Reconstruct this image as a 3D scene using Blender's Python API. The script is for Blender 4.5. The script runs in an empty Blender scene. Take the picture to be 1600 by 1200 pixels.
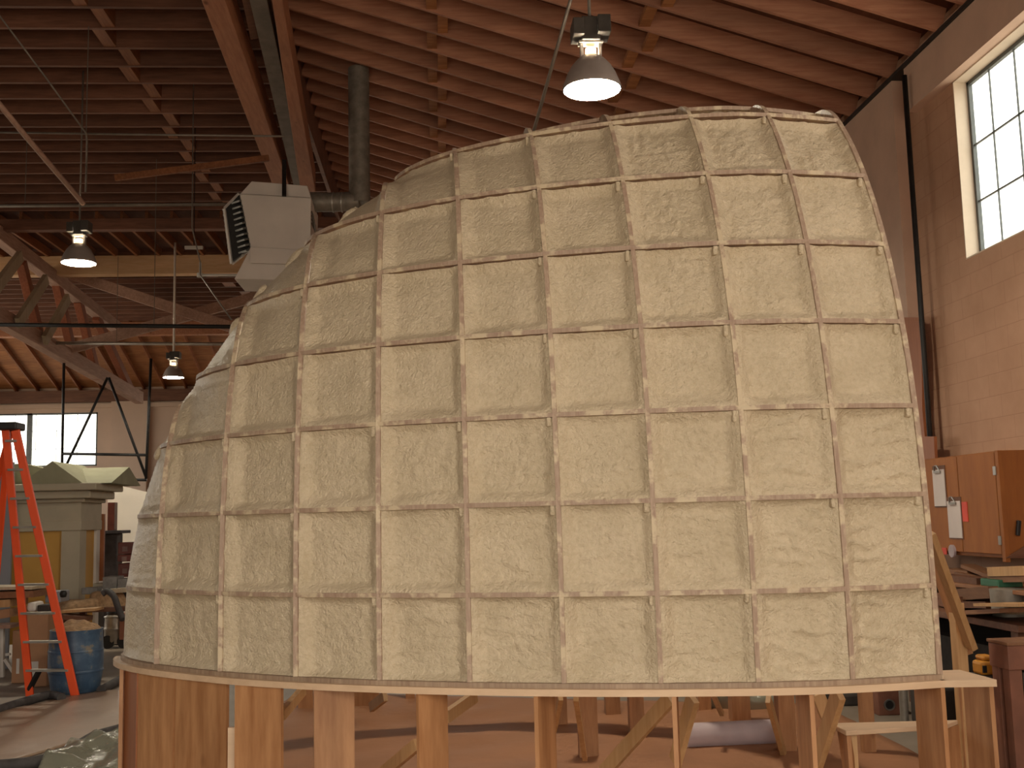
import bpy, math, random
from mathutils import Vector as V, Matrix as M, noise as NZ
random.seed(7)
sc = bpy.context.scene
col = sc.collection
PI = math.pi

# ------------------------------------------------------------------ camera
FPX = 1710.76
CAM = V((-2.188, -6.790, 1.654))
CR = V((0.99757815, -0.06494239, -0.02490631))
CU = V((0.01682766, -0.12210047, 0.99237508))
CF = V((0.06748828, 0.99039081, 0.12071193))
cd = bpy.data.cameras.new('camera'); cam = bpy.data.objects.new('camera', cd); col.objects.link(cam)
cd.sensor_width = 36; cd.lens = 36 * FPX / 1600; cd.clip_end = 300
m = M.Identity(4)
for i in range(3):
    m[i][0] = CR[i]; m[i][1] = CU[i]; m[i][2] = -CF[i]; m[i][3] = CAM[i]
cam.matrix_world = m
sc.camera = cam

def ray(x, y): return CF + CR * ((x - 800) / FPX) - CU * ((y - 600) / FPX)
def at(x, y, ax, val):            # where the sight line of a pixel meets a plane of the room
    d = ray(x, y); return CAM + d * ((val - CAM[ax]) / d[ax])
def proj(p):
    d = V(p) - CAM; z = d.dot(CF); return 800 + FPX * d.dot(CR) / z, 600 - FPX * d.dot(CU) / z
def atd(x, y, Z): return CAM + ray(x, y) * Z

# ------------------------------------------------------------------ materials
def new_mat(name):
    mt = bpy.data.materials.new(name); mt.use_nodes = True
    nt = mt.node_tree; b = nt.nodes['Principled BSDF']
    return mt, nt, b
def nd(nt, t, **kw):
    n = nt.nodes.new(t)
    for k, v in kw.items(): setattr(n, k, v)
    return n
def coords(nt, scale=(1, 1, 1), rot=(0, 0, 0), kind='Object'):
    tc = nd(nt, 'ShaderNodeTexCoord'); mp = nd(nt, 'ShaderNodeMapping')
    mp.inputs['Scale'].default_value = scale; mp.inputs['Rotation'].default_value = rot
    nt.links.new(tc.outputs[kind], mp.inputs['Vector']); return mp.outputs['Vector']
def noise_tex(nt, vec, scale, detail=3, rough=.55):
    n = nd(nt, 'ShaderNodeTexNoise'); n.inputs['Scale'].default_value = scale
    n.inputs['Detail'].default_value = detail; n.inputs['Roughness'].default_value = rough
    nt.links.new(vec, n.inputs['Vector']); return n.outputs['Fac']
def ramp(nt, fac, stops):
    r = nd(nt, 'ShaderNodeValToRGB'); e = r.color_ramp.elements
    while len(e) < len(stops): e.new(.5)
    for k, (p, c) in enumerate(stops): e[k].position = p; e[k].color = (c[0], c[1], c[2], 1)
    nt.links.new(fac, r.inputs['Fac']); return r.outputs['Color']
def bump(nt, b, fac, strength, dist):
    n = nd(nt, 'ShaderNodeBump'); n.inputs['Strength'].default_value = strength; n.inputs['Distance'].default_value = dist
    nt.links.new(fac, n.inputs['Height']); nt.links.new(n.outputs['Normal'], b.inputs['Normal']); return n
def scol(r, g, b):                  # sRGB 0-255 to linear
    f = lambda c: (c / 255 / 12.92) if c <= 10 else ((c / 255 + .055) / 1.055) ** 2.4
    return (f(r), f(g), f(b))
def mixrgb(nt, a, b, fac, mode='MULTIPLY'):
    n = nd(nt, 'ShaderNodeMixRGB', blend_type=mode)
    if isinstance(fac, (int, float)): n.inputs[0].default_value = fac
    else: nt.links.new(fac, n.inputs[0])
    for k, s in ((1, a), (2, b)):
        if isinstance(s, tuple): n.inputs[k].default_value = (*s, 1)
        else: nt.links.new(s, n.inputs[k])
    return n.outputs[0]

def plain(name, c, rough=.6, metal=0, var=.25, scale=6, bmp=0):
    mt, nt, b = new_mat(name); v = coords(nt)
    f = noise_tex(nt, v, scale, 4)
    lo = tuple(x * (1 - var) for x in c); hi = tuple(min(1, x * (1 + var)) for x in c)
    nt.links.new(ramp(nt, f, [(.3, lo), (.7, hi)]), b.inputs['Base Color'])
    b.inputs['Roughness'].default_value = rough; b.inputs['Metallic'].default_value = metal
    if bmp: bump(nt, b, noise_tex(nt, v, scale * 6, 3), bmp, .004)
    return mt
def wood(name, c1, c2, axis=2, rough=.55, stretch=14, knots=False, vary=.25):
    mt, nt, b = new_mat(name)
    s = [stretch] * 3; s[axis] = 1.2
    v = coords(nt, tuple(s))
    f = noise_tex(nt, v, 2.2, 5, .6)
    colr = ramp(nt, f, [(.28, c1), (.72, c2)])
    s2 = [3, 3, 3]; s2[axis] = .7
    v2 = coords(nt, tuple(s2)); f2 = noise_tex(nt, v2, 1.1, 2)
    colr = mixrgb(nt, colr, ramp(nt, f2, [(.3, (1 - vary,) * 3), (.7, (1, 1, 1))]), 1.0)
    oi = nd(nt, 'ShaderNodeObjectInfo')
    colr = mixrgb(nt, colr, ramp(nt, oi.outputs['Random'], [(0, (1 - vary,) * 3), (1, (1, 1, 1))]), 1.0)
    if knots:
        s3 = [4.5, 4.5, 4.5]; s3[axis] = 2.4
        vo = nd(nt, 'ShaderNodeTexVoronoi'); vo.inputs['Scale'].default_value = .8
        nt.links.new(coords(nt, tuple(s3)), vo.inputs['Vector'])
        colr = mixrgb(nt, colr, ramp(nt, vo.outputs['Distance'], [(.05, (.30, .17, .10)), (.13, (1, 1, 1))]), .85)
    nt.links.new(colr, b.inputs['Base Color']); b.inputs['Roughness'].default_value = rough
    bump(nt, b, f, .15, .003)
    return mt
def emit(name, c, s):
    mt, nt, b = new_mat(name)
    b.inputs['Base Color'].default_value = (*c, 1); b.inputs['Emission Color'].default_value = (*c, 1); b.inputs['Emission Strength'].default_value = s
    return mt

def foam_mat():
    mt, nt, b = new_mat('spray_foam')
    v = coords(nt)
    f = noise_tex(nt, v, 5, 4); f2 = noise_tex(nt, v, 45, 3)
    c = ramp(nt, f, [(.3, (.58, .465, .315)), (.7, (.68, .55, .385))])
    c = mixrgb(nt, c, ramp(nt, f2, [(.25, (.86, .84, .80)), (.6, (1, 1, 1))]), 1.0)
    nt.links.new(c, b.inputs['Base Color'])
    b.inputs['Roughness'].default_value = .42
    b.inputs['Specular IOR Level'].default_value = .36
    f3 = noise_tex(nt, v, 75, 4, .6); f4 = noise_tex(nt, v, 28, 2)
    ad = nd(nt, 'ShaderNodeMath', operation='MULTIPLY_ADD'); ad.inputs[1].default_value = .6
    nt.links.new(f4, ad.inputs[0]); nt.links.new(f3, ad.inputs[2])
    bump(nt, b, ad.outputs[0], 1.0, .013)
    return mt

def rib_mat():
    mt, nt, b = new_mat('foam_smeared_plywood'); v = coords(nt)
    f = noise_tex(nt, v, 9, 4, .65); g = noise_tex(nt, coords(nt, (30, 30, 4)), 3, 3)
    w_ = ramp(nt, g, [(.3, (.30, .19, .13)), (.7, (.41, .29, .205))])
    m2 = ramp(nt, f, [(.50, (0, 0, 0)), (.60, (1, 1, 1))])
    nt.links.new(mixrgb(nt, w_, (.56, .44, .29), m2, 'MIX'), b.inputs['Base Color'])
    b.inputs['Roughness'].default_value = .6; bump(nt, b, noise_tex(nt, v, 60, 3), .5, .004)
    return mt
def block_mat(name, c, mortar):
    mt, nt, b = new_mat(name)
    tc = nd(nt, 'ShaderNodeTexCoord'); sp = nd(nt, 'ShaderNodeSeparateXYZ'); cb = nd(nt, 'ShaderNodeCombineXYZ')
    nt.links.new(tc.outputs['Object'], sp.inputs[0])
    ad = nd(nt, 'ShaderNodeMath', operation='ADD'); nt.links.new(sp.outputs[0], ad.inputs[0]); nt.links.new(sp.outputs[1], ad.inputs[1])
    nt.links.new(ad.outputs[0], cb.inputs[0]); nt.links.new(sp.outputs[2], cb.inputs[1])
    br = nd(nt, 'ShaderNodeTexBrick'); nt.links.new(cb.outputs[0], br.inputs['Vector'])
    br.inputs['Scale'].default_value = 1; br.inputs['Brick Width'].default_value = .41; br.inputs['Row Height'].default_value = .205
    br.inputs['Mortar Size'].default_value = .006; br.inputs['Mortar Smooth'].default_value = .4
    br.inputs['Color1'].default_value = (*c, 1); br.inputs['Color2'].default_value = (c[0] * .97, c[1] * .96, c[2] * .95, 1); br.inputs['Mortar'].default_value = (*mortar, 1)
    f = noise_tex(nt, tc.outputs['Object'], 1.3, 5, .6); f2 = noise_tex(nt, tc.outputs['Object'], 40, 3)
    cc = mixrgb(nt, br.outputs['Color'], ramp(nt, f, [(.3, (.80, .76, .72)), (.7, (1, 1, 1))]), 1.0)
    nt.links.new(cc, b.inputs['Base Color']); b.inputs['Roughness'].default_value = .75
    sm = nd(nt, 'ShaderNodeMath', operation='MULTIPLY_ADD'); sm.inputs[1].default_value = .25
    nt.links.new(f2, sm.inputs[0]); nt.links.new(br.outputs['Fac'], sm.inputs[2])
    bn = bump(nt, b, sm.outputs[0], .35, .006); bn.invert = True
    return mt

def glass_mat():
    mt = bpy.data.materials.new('window_glass'); mt.use_nodes = True; nt = mt.node_tree; nt.nodes.clear()
    o = nd(nt, 'ShaderNodeOutputMaterial'); mx = nd(nt, 'ShaderNodeMixShader'); t = nd(nt, 'ShaderNodeBsdfTransparent'); g = nd(nt, 'ShaderNodeBsdfGlossy')
    t.inputs[0].default_value = (.95, .97, .97, 1); g.inputs['Roughness'].default_value = .05
    mx.inputs[0].default_value = .06
    nt.links.new(t.outputs[0], mx.inputs[1]); nt.links.new(g.outputs[0], mx.inputs[2]); nt.links.new(mx.outputs[0], o.inputs[0])
    return mt
def plastic_sheet_mat():
    mt, nt, b = new_mat('clear_plastic'); v = coords(nt)
    b.inputs['Base Color'].default_value = (.30, .29, .22, 1); b.inputs['Roughness'].default_value = .18; b.inputs['Alpha'].default_value = .62
    bump(nt, b, noise_tex(nt, v, 14, 3), .6, .02)
    return mt
def floor_mat():
    mt, nt, b = new_mat('concrete_floor'); v = coords(nt)
    f = noise_tex(nt, v, .8, 6, .65)
    nt.links.new(ramp(nt, f, [(.3, (.16, .125, .095)), (.7, (.27, .22, .175))]), b.inputs['Base Color'])
    b.inputs['Roughness'].default_value = .55; bump(nt, b, noise_tex(nt, v, 30, 4), .15, .004)
    return mt
def paper_mat(name, c, rough):
    mt, nt, b = new_mat(name); v = coords(nt)
    f = noise_tex(nt, v, 1.6, 5, .6)
    nt.links.new(ramp(nt, f, [(.3, tuple(x * .8 for x in c)), (.7, c)]), b.inputs['Base Color'])
    b.inputs['Roughness'].default_value = rough
    bump(nt, b, noise_tex(nt, v, 5, 3), .25, .02)
    return mt
def drum_mat():
    mt, nt, b = new_mat('scuffed_blue_plastic'); v = coords(nt)
    f = noise_tex(nt, v, 7, 6, .7)
    nt.links.new(ramp(nt, f, [(.45, (.045, .085, .15)), (.58, (.07, .12, .19)), (.66, (.22, .19, .15))]), b.inputs['Base Color'])
    b.inputs['Roughness'].default_value = .4
    return mt

MAT = {}
MAT['foam'] = foam_mat()
MAT['rib'] = rib_mat()
MAT['ply_edge'] = wood('plywood_edge', (.27, .165, .105), (.46, .33, .22), 2, .6, 30)
MAT['ply_face'] = wood('plywood_face', (.36, .15, .055), (.60, .30, .13), 2, .55, 9, True, .2)
MAT['ply_pale'] = wood('plywood_top', (.60, .40, .25), (.72, .50, .32), 0, .55, 10, False, .12)
MAT['lumber'] = wood('pine_lumber', (.55, .30, .12), (.70, .42, .20), 2, .5, 16, False, .25)
MAT['joist'] = wood('old_redwood_joist', (.20, .082, .048), (.34, .15, .088), 0, .6, 12, False, .35)
MAT['joist_lit'] = wood('lit_redwood_joist', (.50, .20, .12), (.72, .36, .22), 0, .55, 12, False, .3)  # brighter copy of the joist wood, window light on the right bay painted in
MAT['rafter'] = wood('old_redwood_rafter', (.27, .09, .033), (.46, .18, .07), 1, .6, 12, False, .3)
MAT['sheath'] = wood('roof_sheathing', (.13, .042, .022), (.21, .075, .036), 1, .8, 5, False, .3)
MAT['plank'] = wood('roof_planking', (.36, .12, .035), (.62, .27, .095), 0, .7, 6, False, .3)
MAT['beam'] = wood('old_fir_beam', (.42, .155, .075), (.60, .27, .14), 1, .55, 10, True, .2)
MAT['beam_lat'] = wood('lit_orange_fir_beam', (.78, .46, .23), (.90, .60, .34), 0, .55, 10, False, .15)  # colour raised to stand in for the light falling on this beam
MAT['truss'] = wood('weathered_truss_timber', (.44, .255, .19), (.64, .41, .31), 1, .65, 12, False, .25)
MAT['truss_red'] = wood('red_truss_web', (.30, .085, .038), (.45, .15, .07), 2, .6, 12, False, .2)
MAT['pale_board'] = wood('pale_new_board', (.42, .33, .22), (.55, .45, .32), 2, .6, 12, False, .1)
MAT['block'] = block_mat('painted_block', (.62, .375, .25), (.55, .32, .21))
MAT['plaster'] = plain('painted_concrete', (.68, .475, .365), .75, 0, .08, 2.5, .12)
MAT['cream'] = plain('cream_reveal_paint', (.78, .66, .53), .7, 0, .06, 5, .2)
MAT['farwall'] = plain('far_wall_plaster', (.60, .455, .355), .8, 0, .1, .6)
MAT['floor'] = floor_mat()
MAT['kraft'] = paper_mat('kraft_paper', (.31, .135, .06), .7)
MAT['kraft2'] = paper_mat('dusty_floor_paper', (.34, .225, .15), .38)
MAT['black'] = plain('black_metal', (.022, .02, .02), .5, .3, .3)
MAT['rubber'] = plain('grey_black_foam_hose', (.055, .047, .045), .75, 0, .3, 15)
MAT['steel'] = plain('steel_sash', (.12, .13, .13), .5, .4, .2)
MAT['galv'] = plain('galvanized_duct', (.26, .235, .20), .55, .45, .25, 9)
MAT['sheetmetal'] = plain('grey_enamel', (.72, .66, .61), .45, .1, .08, 2)
MAT['heater_dark'] = plain('dark_louvre_enamel', (.17, .165, .15), .5, .2, .2)
MAT['shade'] = plain('lamp_shade_enamel', (.42, .365, .34), .45, .3, .1)
MAT['ballast'] = plain('black_ballast', (.07, .062, .055), .45, .2, .3)
MAT['lampglow'] = emit('lamp_glow', (1, .90, .70), 150)
MAT['lampneck'] = emit('lamp_neck_glow', (1, .72, .35), 3.0)
MAT['orange'] = plain('orange_fibreglass', (.80, .085, .018), .4, 0, .08, 3)
MAT['alu'] = plain('aluminium', (.50, .47, .43), .4, .7, .15)
MAT['drum'] = drum_mat()
MAT['burlap'] = plain('brown_burlap', (.36, .225, .12), .9, 0, .3, 25, .5)
MAT['card'] = plain('cardboard', (.36, .19, .10), .75, 0, .15, 3)
MAT['white'] = plain('white_paint', (.62, .58, .53), .6, 0, .08, 3)
MAT['sheetwhite'] = plain('white_plastic_board', (.92, .84, .74), .5, 0, .04, 2)
MAT['greenfoam'] = plain('grey_green_prop_foam', (.30, .29, .19), .8, 0, .12, 4)
MAT['greygreen'] = plain('greige_prop_paint', (.44, .39, .29), .7, 0, .07, 4)
MAT['yellow'] = plain('mustard_panel', (.56, .31, .065), .6, 0, .07, 3)
MAT['darkred'] = plain('dark_red_lacquer', (.13, .032, .022), .4, 0, .3, 6)
MAT['darkstone'] = plain('dark_pedestal', (.035, .028, .032), .6, 0, .4, 12)
MAT['greyblock'] = plain('grey_block', (.22, .205, .19), .85, 0, .2, 12)
MAT['cabinet'] = wood('varnished_cabinet_ply', (.31, .095, .014), (.40, .135, .022), 2, .6, 6, False, .12)
MAT['bench'] = wood('dark_bench_wood', (.16, .06, .03), (.28, .12, .06), 0, .6, 10, False, .3)
MAT['bench_lat'] = wood('lumber_offcut', (.27, .11, .05), (.44, .21, .10), 1, .6, 10, False, .4)
MAT['boardred'] = wood('orange_wall_board', (.36, .12, .045), (.46, .17, .07), 2, .5, 8, False, .15)
MAT['paper'] = plain('white_paper', (.66, .58, .55), .7, 0, .05, 4)
MAT['chrome'] = plain('worn_chrome', (.35, .33, .30), .3, .8, .2)
MAT['red'] = plain('red_sticker', (.65, .06, .03), .5, 0, .1)
MAT['brownbox'] = plain('dark_brown_box', (.22, .085, .05), .6, 0, .25, 4)
MAT['toolyellow'] = plain('yellow_tool', (.55, .23, .02), .5, 0, .2, 5)
MAT['darkcloth'] = plain('dark_shop_clutter', (.04, .03, .025), .8, 0, .4, 6)
MAT['lilac'] = plain('pale_film_roll', (.46, .37, .39), .4, 0, .12, 5)
MAT['vac'] = plain('grey_vac_tank', (.27, .23, .19), .35, .4, .25, 9)
MAT['green'] = plain('green_case', (.03, .13, .07), .5, 0, .2)
MAT['conduit'] = plain('grey_conduit', (.22, .19, .16), .5, .4, .2)
MAT['bluegrey'] = plain('blue_grey_panel', (.24, .25, .28), .6, 0, .08, 2)
MAT['glass'] = glass_mat()
MAT['film'] = plastic_sheet_mat()
MAT['tin'] = plain('rust_tin', (.20, .12, .10), .5, .3, .3)

# ------------------------------------------------------------------ mesh helpers
class MB:
    def __init__(s): s.v = []; s.f = []
    def add(s, vs, fs):
        o = len(s.v); s.v += [V(p) for p in vs]; s.f += [tuple(i + o for i in f) for f in fs]; return s
    def box(s, lo, hi):
        x0, y0, z0 = lo; x1, y1, z1 = hi
        return s.add([(x0, y0, z0), (x1, y0, z0), (x1, y1, z0), (x0, y1, z0), (x0, y0, z1), (x1, y0, z1), (x1, y1, z1), (x0, y1, z1)],
                     [(0, 3, 2, 1), (4, 5, 6, 7), (0, 1, 5, 4), (1, 2, 6, 5), (2, 3, 7, 6), (3, 0, 4, 7)])
    def bar(s, p, q, w, h, up=(0, 0, 1)):       # square bar from p to q: w sideways, h along up
        p = V(p); q = V(q); d = (q - p).normalized(); up = V(up)
        sd = d.cross(up)
        if sd.length < 1e-4: sd = d.cross(V((1, 0, 0)))
        sd.normalize(); u = sd.cross(d)
        a = sd * (w / 2); b = u * (h / 2)
        return s.add([p - a - b, p + a - b, p + a + b, p - a + b, q - a - b, q + a - b, q + a + b, q - a + b],
                     [(0, 3, 2, 1), (4, 5, 6, 7), (0, 1, 5, 4), (1, 2, 6, 5), (2, 3, 7, 6), (3, 0, 4, 7)])
    def tube(s, pts, r, n=10, cap=True):
        pts = [V(p) for p in pts]; rs = r if isinstance(r, (list, tuple)) else [r] * len(pts)
        o = len(s.v); t0 = (pts[1] - pts[0]).normalized()
        a = t0.orthogonal().normalized()
        for k, p in enumerate(pts):
            t = (pts[min(k + 1, len(pts) - 1)] - pts[max(k - 1, 0)]).normalized()
            a = (a - t * a.dot(t)).normalized(); b = t.cross(a)
            for j in range(n):
                th = 2 * PI * j / n; s.v.append(p + (a * math.cos(th) + b * math.sin(th)) * rs[k])
        for k in range(len(pts) - 1):
            for j in range(n):
                s.f.append((o + k * n + j, o + k * n + (j + 1) % n, o + (k + 1) * n + (j + 1) % n, o + (k + 1) * n + j))
        if cap:
            s.f.append(tuple(o + j for j in reversed(range(n)))); s.f.append(tuple(o + (len(pts) - 1) * n + j for j in range(n)))
        return s
    def lathe(s, c, prof, n=28, axis=(0, 0, 1)):    # prof: list of (radius, height)
        c = V(c); ax = V(axis).normalized(); a = ax.orthogonal().normalized(); b = ax.cross(a); o = len(s.v)
        for r, h in prof:
            for j in range(n):
                th = 2 * PI * j / n; s.v.append(c + ax * h + (a * math.cos(th) + b * math.sin(th)) * max(r, 1e-4))
        for k in range(len(prof) - 1):
            for j in range(n):
                s.f.append((o + k * n + j, o + k * n + (j + 1) % n, o + (k + 1) * n + (j + 1) % n, o + (k + 1) * n + j))
        return s
    def prism(s, pts, ext):                       # planar polygon pushed along ext
        n = len(pts); e = V(ext); pts = [V(p) for p in pts]
        return s.add(pts + [p + e for p in pts], [tuple(reversed(range(n))), tuple(range(n, 2 * n))] + [(i, (i + 1) % n, n + (i + 1) % n, n + i) for i in range(n)])
    def grid(s, P):                               # rows of points
        nr = len(P); nc = len(P[0]); o = len(s.v)
        for rw in P: s.v += [V(p) for p in rw]
        for i in range(nr - 1):
            for j in range(nc - 1):
                s.f.append((o + i * nc + j, o + i * nc + j + 1, o + (i + 1) * nc + j + 1, o + (i + 1) * nc + j))
        return s
    def slab(s, P, Q):                            # closed skin between two grids
        nr = len(P); nc = len(P[0]); o = len(s.v); s.grid(P); o2 = len(s.v); s.grid([list(r) for r in Q])
        e = [(0, j) for j in range(nc)] + [(i, nc - 1) for i in range(1, nr)] + [(nr - 1, j) for j in range(nc - 2, -1, -1)] + [(i, 0) for i in range(nr - 2, 0, -1)]
        for k in range(len(e)):
            a = e[k]; b = e[(k + 1) % len(e)]
            s.f.append((o + a[0] * nc + a[1], o2 + a[0] * nc + a[1], o2 + b[0] * nc + b[1], o + b[0] * nc + b[1]))
        return s
    def build(s, name, mat, parent=None, smooth=False, bevel=0, label=None):
        me = bpy.data.meshes.new(name); me.from_pydata([tuple(p) for p in s.v], [], s.f); me.update()
        import bmesh
        bm = bmesh.new(); bm.from_mesh(me); bmesh.ops.recalc_face_normals(bm, faces=bm.faces); bm.to_mesh(me); bm.free()
        o = bpy.data.objects.new(name, me); col.objects.link(o)
        me.materials.append(MAT[mat] if isinstance(mat, str) else mat)
        if smooth:
            for p in me.polygons: p.use_smooth = True
            if smooth == 'auto':
                me.set_sharp_from_angle(angle=math.radians(38))
        if bevel:
            bv = o.modifiers.new('bevel', 'BEVEL'); bv.width = bevel; bv.segments = 2; bv.limit_method = 'ANGLE'
        if parent is not None:
            o.parent = parent
            loc = V((0, 0, 0)); q = parent
            o.matrix_parent_inverse = M.Translation(-wloc(parent))
        if label: o['label'] = label
        return o
def wloc(o):
    return o.location.copy() if o.parent is None else V((0, 0, 0)) if o.type == 'MESH' else o.location.copy()
def thing(name, label, cat, loc=(0, 0, 0), group=None):
    o = bpy.data.objects.new(name, None); col.objects.link(o); o.location = loc; o.empty_display_size = .1
    return tag(o, label, cat, group)
def tag(o, label, cat, group=None, kind=None):
    o['label'] = label; o['category'] = cat
    if group: o['group'] = group
    if kind: o['kind'] = kind
    return o
def struct(o): o['kind'] = 'structure'; return o
def fbm(p, s, o=3):
    t = 0; a = 1
    for k in range(o): t += a * NZ.noise(p * s); s *= 2.1; a *= .5
    return t
def sst(a, b, x):
    t = min(1, max(0, (x - a) / (b - a))); return t * t * (3 - 2 * t)

# ================================================================== THE ROOM
XW = 3.0; XP = 2.88; YFAR = 33.0; XL = -19.0; YN = -9.0
def roofz(x): return 6.38 + .31 * (XP - x)          # underside of the right-hand joists
XR = -4.2; ZC = 8.1; YJ1 = 16.3; YJ2 = 19.6; YJ3 = 28.3

struct(MB().box((XL - .3, YN, -.2), (XW + .6, YFAR + .3, 0)).build('floor', 'floor'))
# right wall with the window opening
WY0, WY1, WZ0, WZ1 = -1.2, 3.40, 4.05, 5.86
w = MB()
w.box((XW, YN, 0), (XW + .17, YFAR, WZ0)); w.box((XW, YN, WZ1), (XW + .17, YFAR, 6.9))
w.box((XW, YN, WZ0), (XW + .17, -8.6, WZ1)); w.box((XW, -1.9, WZ0), (XW + .17, WY0, WZ1)); w.box((XW, WY1, WZ0), (XW + .17, YFAR, WZ1))
wr = struct(w.build('wall_right', 'block'))
MB().box((XP, YN, WZ1), (XW, 4.22, 6.42)).build('bond_beam', 'plaster', wr)
yp0 = at(1412, 400, 0, XP)[1]
MB().box((XP, yp0, 0), (XW, 9.5, 6.38)).build('pilaster', 'plaster', wr)
tr = MB().box((XP - .03, YN, 6.345), (XW, YFAR, 6.385)).build('trim_1', 'black'); struct(tr)  # plate coloured black to paint in the shadow line at the joist ends
rv = MB()
rv.box((XW - .004, WY1 - .012, WZ0), (XW + .16, WY1 + .001, WZ1)); rv.box((XW - .004, WY0, WZ1 - .012), (XW + .16, WY1, WZ1 + .001))
rv.box((XW - .004, WY0, WZ0 - .001), (XW + .16, WY1, WZ0 + .012))
struct(rv.build('trim_2', 'cream'))
win = struct(MB().box((XW + .13, WY0, WZ0), (XW + .17, WY0 + .04, WZ1)).build('window_1', 'steel'))
fr = MB()
fr.box((XW + .13, WY0, WZ0 + .012), (XW + .17, WY1, WZ0 + .045)); fr.box((XW + .13, WY0, WZ1 - .05), (XW + .17, WY1, WZ1 - .012)); fr.box((XW + .13, WY1 - .05, WZ0), (XW + .17, WY1 - .012, WZ1))
fr.build('window_frame', 'steel', win)
mu = MB(); k = 0
for y in (2.98, 2.52, 2.06, 1.6, 1.14, .68, .22, -.24, -.7):
    mu.box((XW + .145, y - .006, WZ0), (XW + .16, y + .006, WZ1))
for z in (4.62, 5.19):
    mu.box((XW + .14, WY0, z - .007), (XW + .16, WY1, z + .007))
mu.build('muntin', 'steel', win)
MB().box((XW + .150, WY0, WZ0), (XW + .153, WY1, WZ1)).build('glazing', 'glass', win)

# far wall with its strip of windows and an unseen opening added for light
fw = MB(); fx1 = at(152, 690, 1, YFAR)[0]; fz1 = at(100, 645, 1, YFAR)[2]; fz0 = at(100, 729, 1, YFAR)[2]; fx0 = fx1 - 6.2
fw.box((XL, YFAR, 0), (XW + .3, YFAR + .3, fz0)); fw.box((XL, YFAR, fz1), (XW + .3, YFAR + .3, 8.9))
fw.box((XL, YFAR, fz0), (fx0, YFAR + .3, fz1)); fw.box((fx1, YFAR, fz0), (fx1 + 4.5, YFAR + .3, fz1)); fw.box((XW - .5, YFAR, fz0), (XW + .3, YFAR + .3, fz1))
fwo = struct(fw.build('wall_far', 'farwall'))
pc = MB(); pz = at(200, 628, 1, YFAR)[2]
px0 = at(176, 690, 1, YFAR)[0]; px1 = at(232, 690, 1, YFAR)[0]
pc.box((px0, YFAR - .25, 0), (px1, YFAR, pz)); pc.box((XL, YFAR - .12, fz1 + .15), (XW, YFAR, fz1 + .3))
pc.build('pilaster', 'farwall', fwo)
win2 = struct(MB().box((fx0, YFAR + .02, fz0), (fx0 + .06, YFAR + .1, fz1)).build('window_2', 'steel'))
fr = MB()
fr.box((fx0, YFAR + .02, fz0), (fx1, YFAR + .1, fz0 + .06)); fr.box((fx0, YFAR + .02, fz1 - .06), (fx1, YFAR + .1, fz1)); fr.box((fx1 - .06, YFAR + .02, fz0), (fx1, YFAR + .1, fz1))
fr.build('window_frame', 'steel', win2)
mx = at(45, 690, 1, YFAR)[0]
mu = MB().box((mx - .09, YFAR + .02, fz0), (mx + .09, YFAR + .1, fz1))
mu.build('mullion', 'steel', win2)
mu = MB()
for k in range(1, 9):
    xx = fx1 - k * .72
    if abs(xx - mx) > .2: mu.box((xx - .006, YFAR + .05, fz0), (xx + .006, YFAR + .08, fz1))
for k in (1, 2): mu.box((fx0, YFAR + .05, fz0 + (fz1 - fz0) * k / 3 - .006), (fx1, YFAR + .08, fz0 + (fz1 - fz0) * k / 3 + .006))
mu.build('muntin', 'steel', win2)
MB().box((fx0, YFAR + .06, fz0), (fx1, YFAR + .065, fz1)).build('glazing', 'glass', win2)
LY0, LY1, LZ0, LZ1 = 10.0, 30.0, 2.6, 6.6          # unseen open bays added at left, sized for fill light
lw_ = MB(); lw_.box((XL - .3, YN, 0), (XL, YFAR + .3, LZ0)); lw_.box((XL - .3, YN, LZ1), (XL, YFAR + .3, 8.8)); lw_.box((XL - .3, YN, LZ0), (XL, LY0, LZ1)); lw_.box((XL - .3, LY1, LZ0), (XL, YFAR + .3, LZ1))
struct(lw_.build('wall_left', 'farwall'))
# near wall behind the camera; unseen door opening added and sized for daylight
DX0, DX1, DZ1 = -7.6, 1.8, 5.2
nw = MB(); nw.box((XL - .3, YN - .3, 0), (DX0, YN, 8.8)); nw.box((DX1, YN - .3, 0), (XW + .6, YN, 8.8)); nw.box((DX0, YN - .3, DZ1), (DX1, YN, 8.8))
struct(nw.build('wall_near', 'farwall'))
# the head plate along the far wall
zfe = at(100, 612, 1, YFAR)[2]
struct(MB().box((XL, YFAR - .3, pz), (XW, YFAR - .02, zfe)).build('trim_3', 'bench'))

# ceilings -------------------------------------------------------------------
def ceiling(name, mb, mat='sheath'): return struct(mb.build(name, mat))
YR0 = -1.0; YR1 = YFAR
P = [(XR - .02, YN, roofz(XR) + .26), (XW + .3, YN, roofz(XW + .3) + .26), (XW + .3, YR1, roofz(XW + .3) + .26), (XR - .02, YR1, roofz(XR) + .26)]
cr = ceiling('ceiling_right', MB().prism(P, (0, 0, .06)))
y = 3.37 - .58 * 8; n = 0; ys = []
while y < 24:
    MB().bar((XR, y, roofz(XR) + .13), (XP + .05, y, roofz(XP + .05) + .13), .05, .26).build('joist', 'joist_lit', cr); ys.append(y); y += .58
for k in range(len(ys) - 1):
    for xb in (-2.12, .32):
        xo = xb + (.07 if k % 2 else -.07)
        if ys[k] < 1.5: continue
        MB().bar((xo, ys[k] + .025, roofz(xo) + .05), (xo, ys[k + 1] - .025, roofz(xo) + .05), .13, .06).build('joist_blocking', 'plank', cr)
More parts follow.
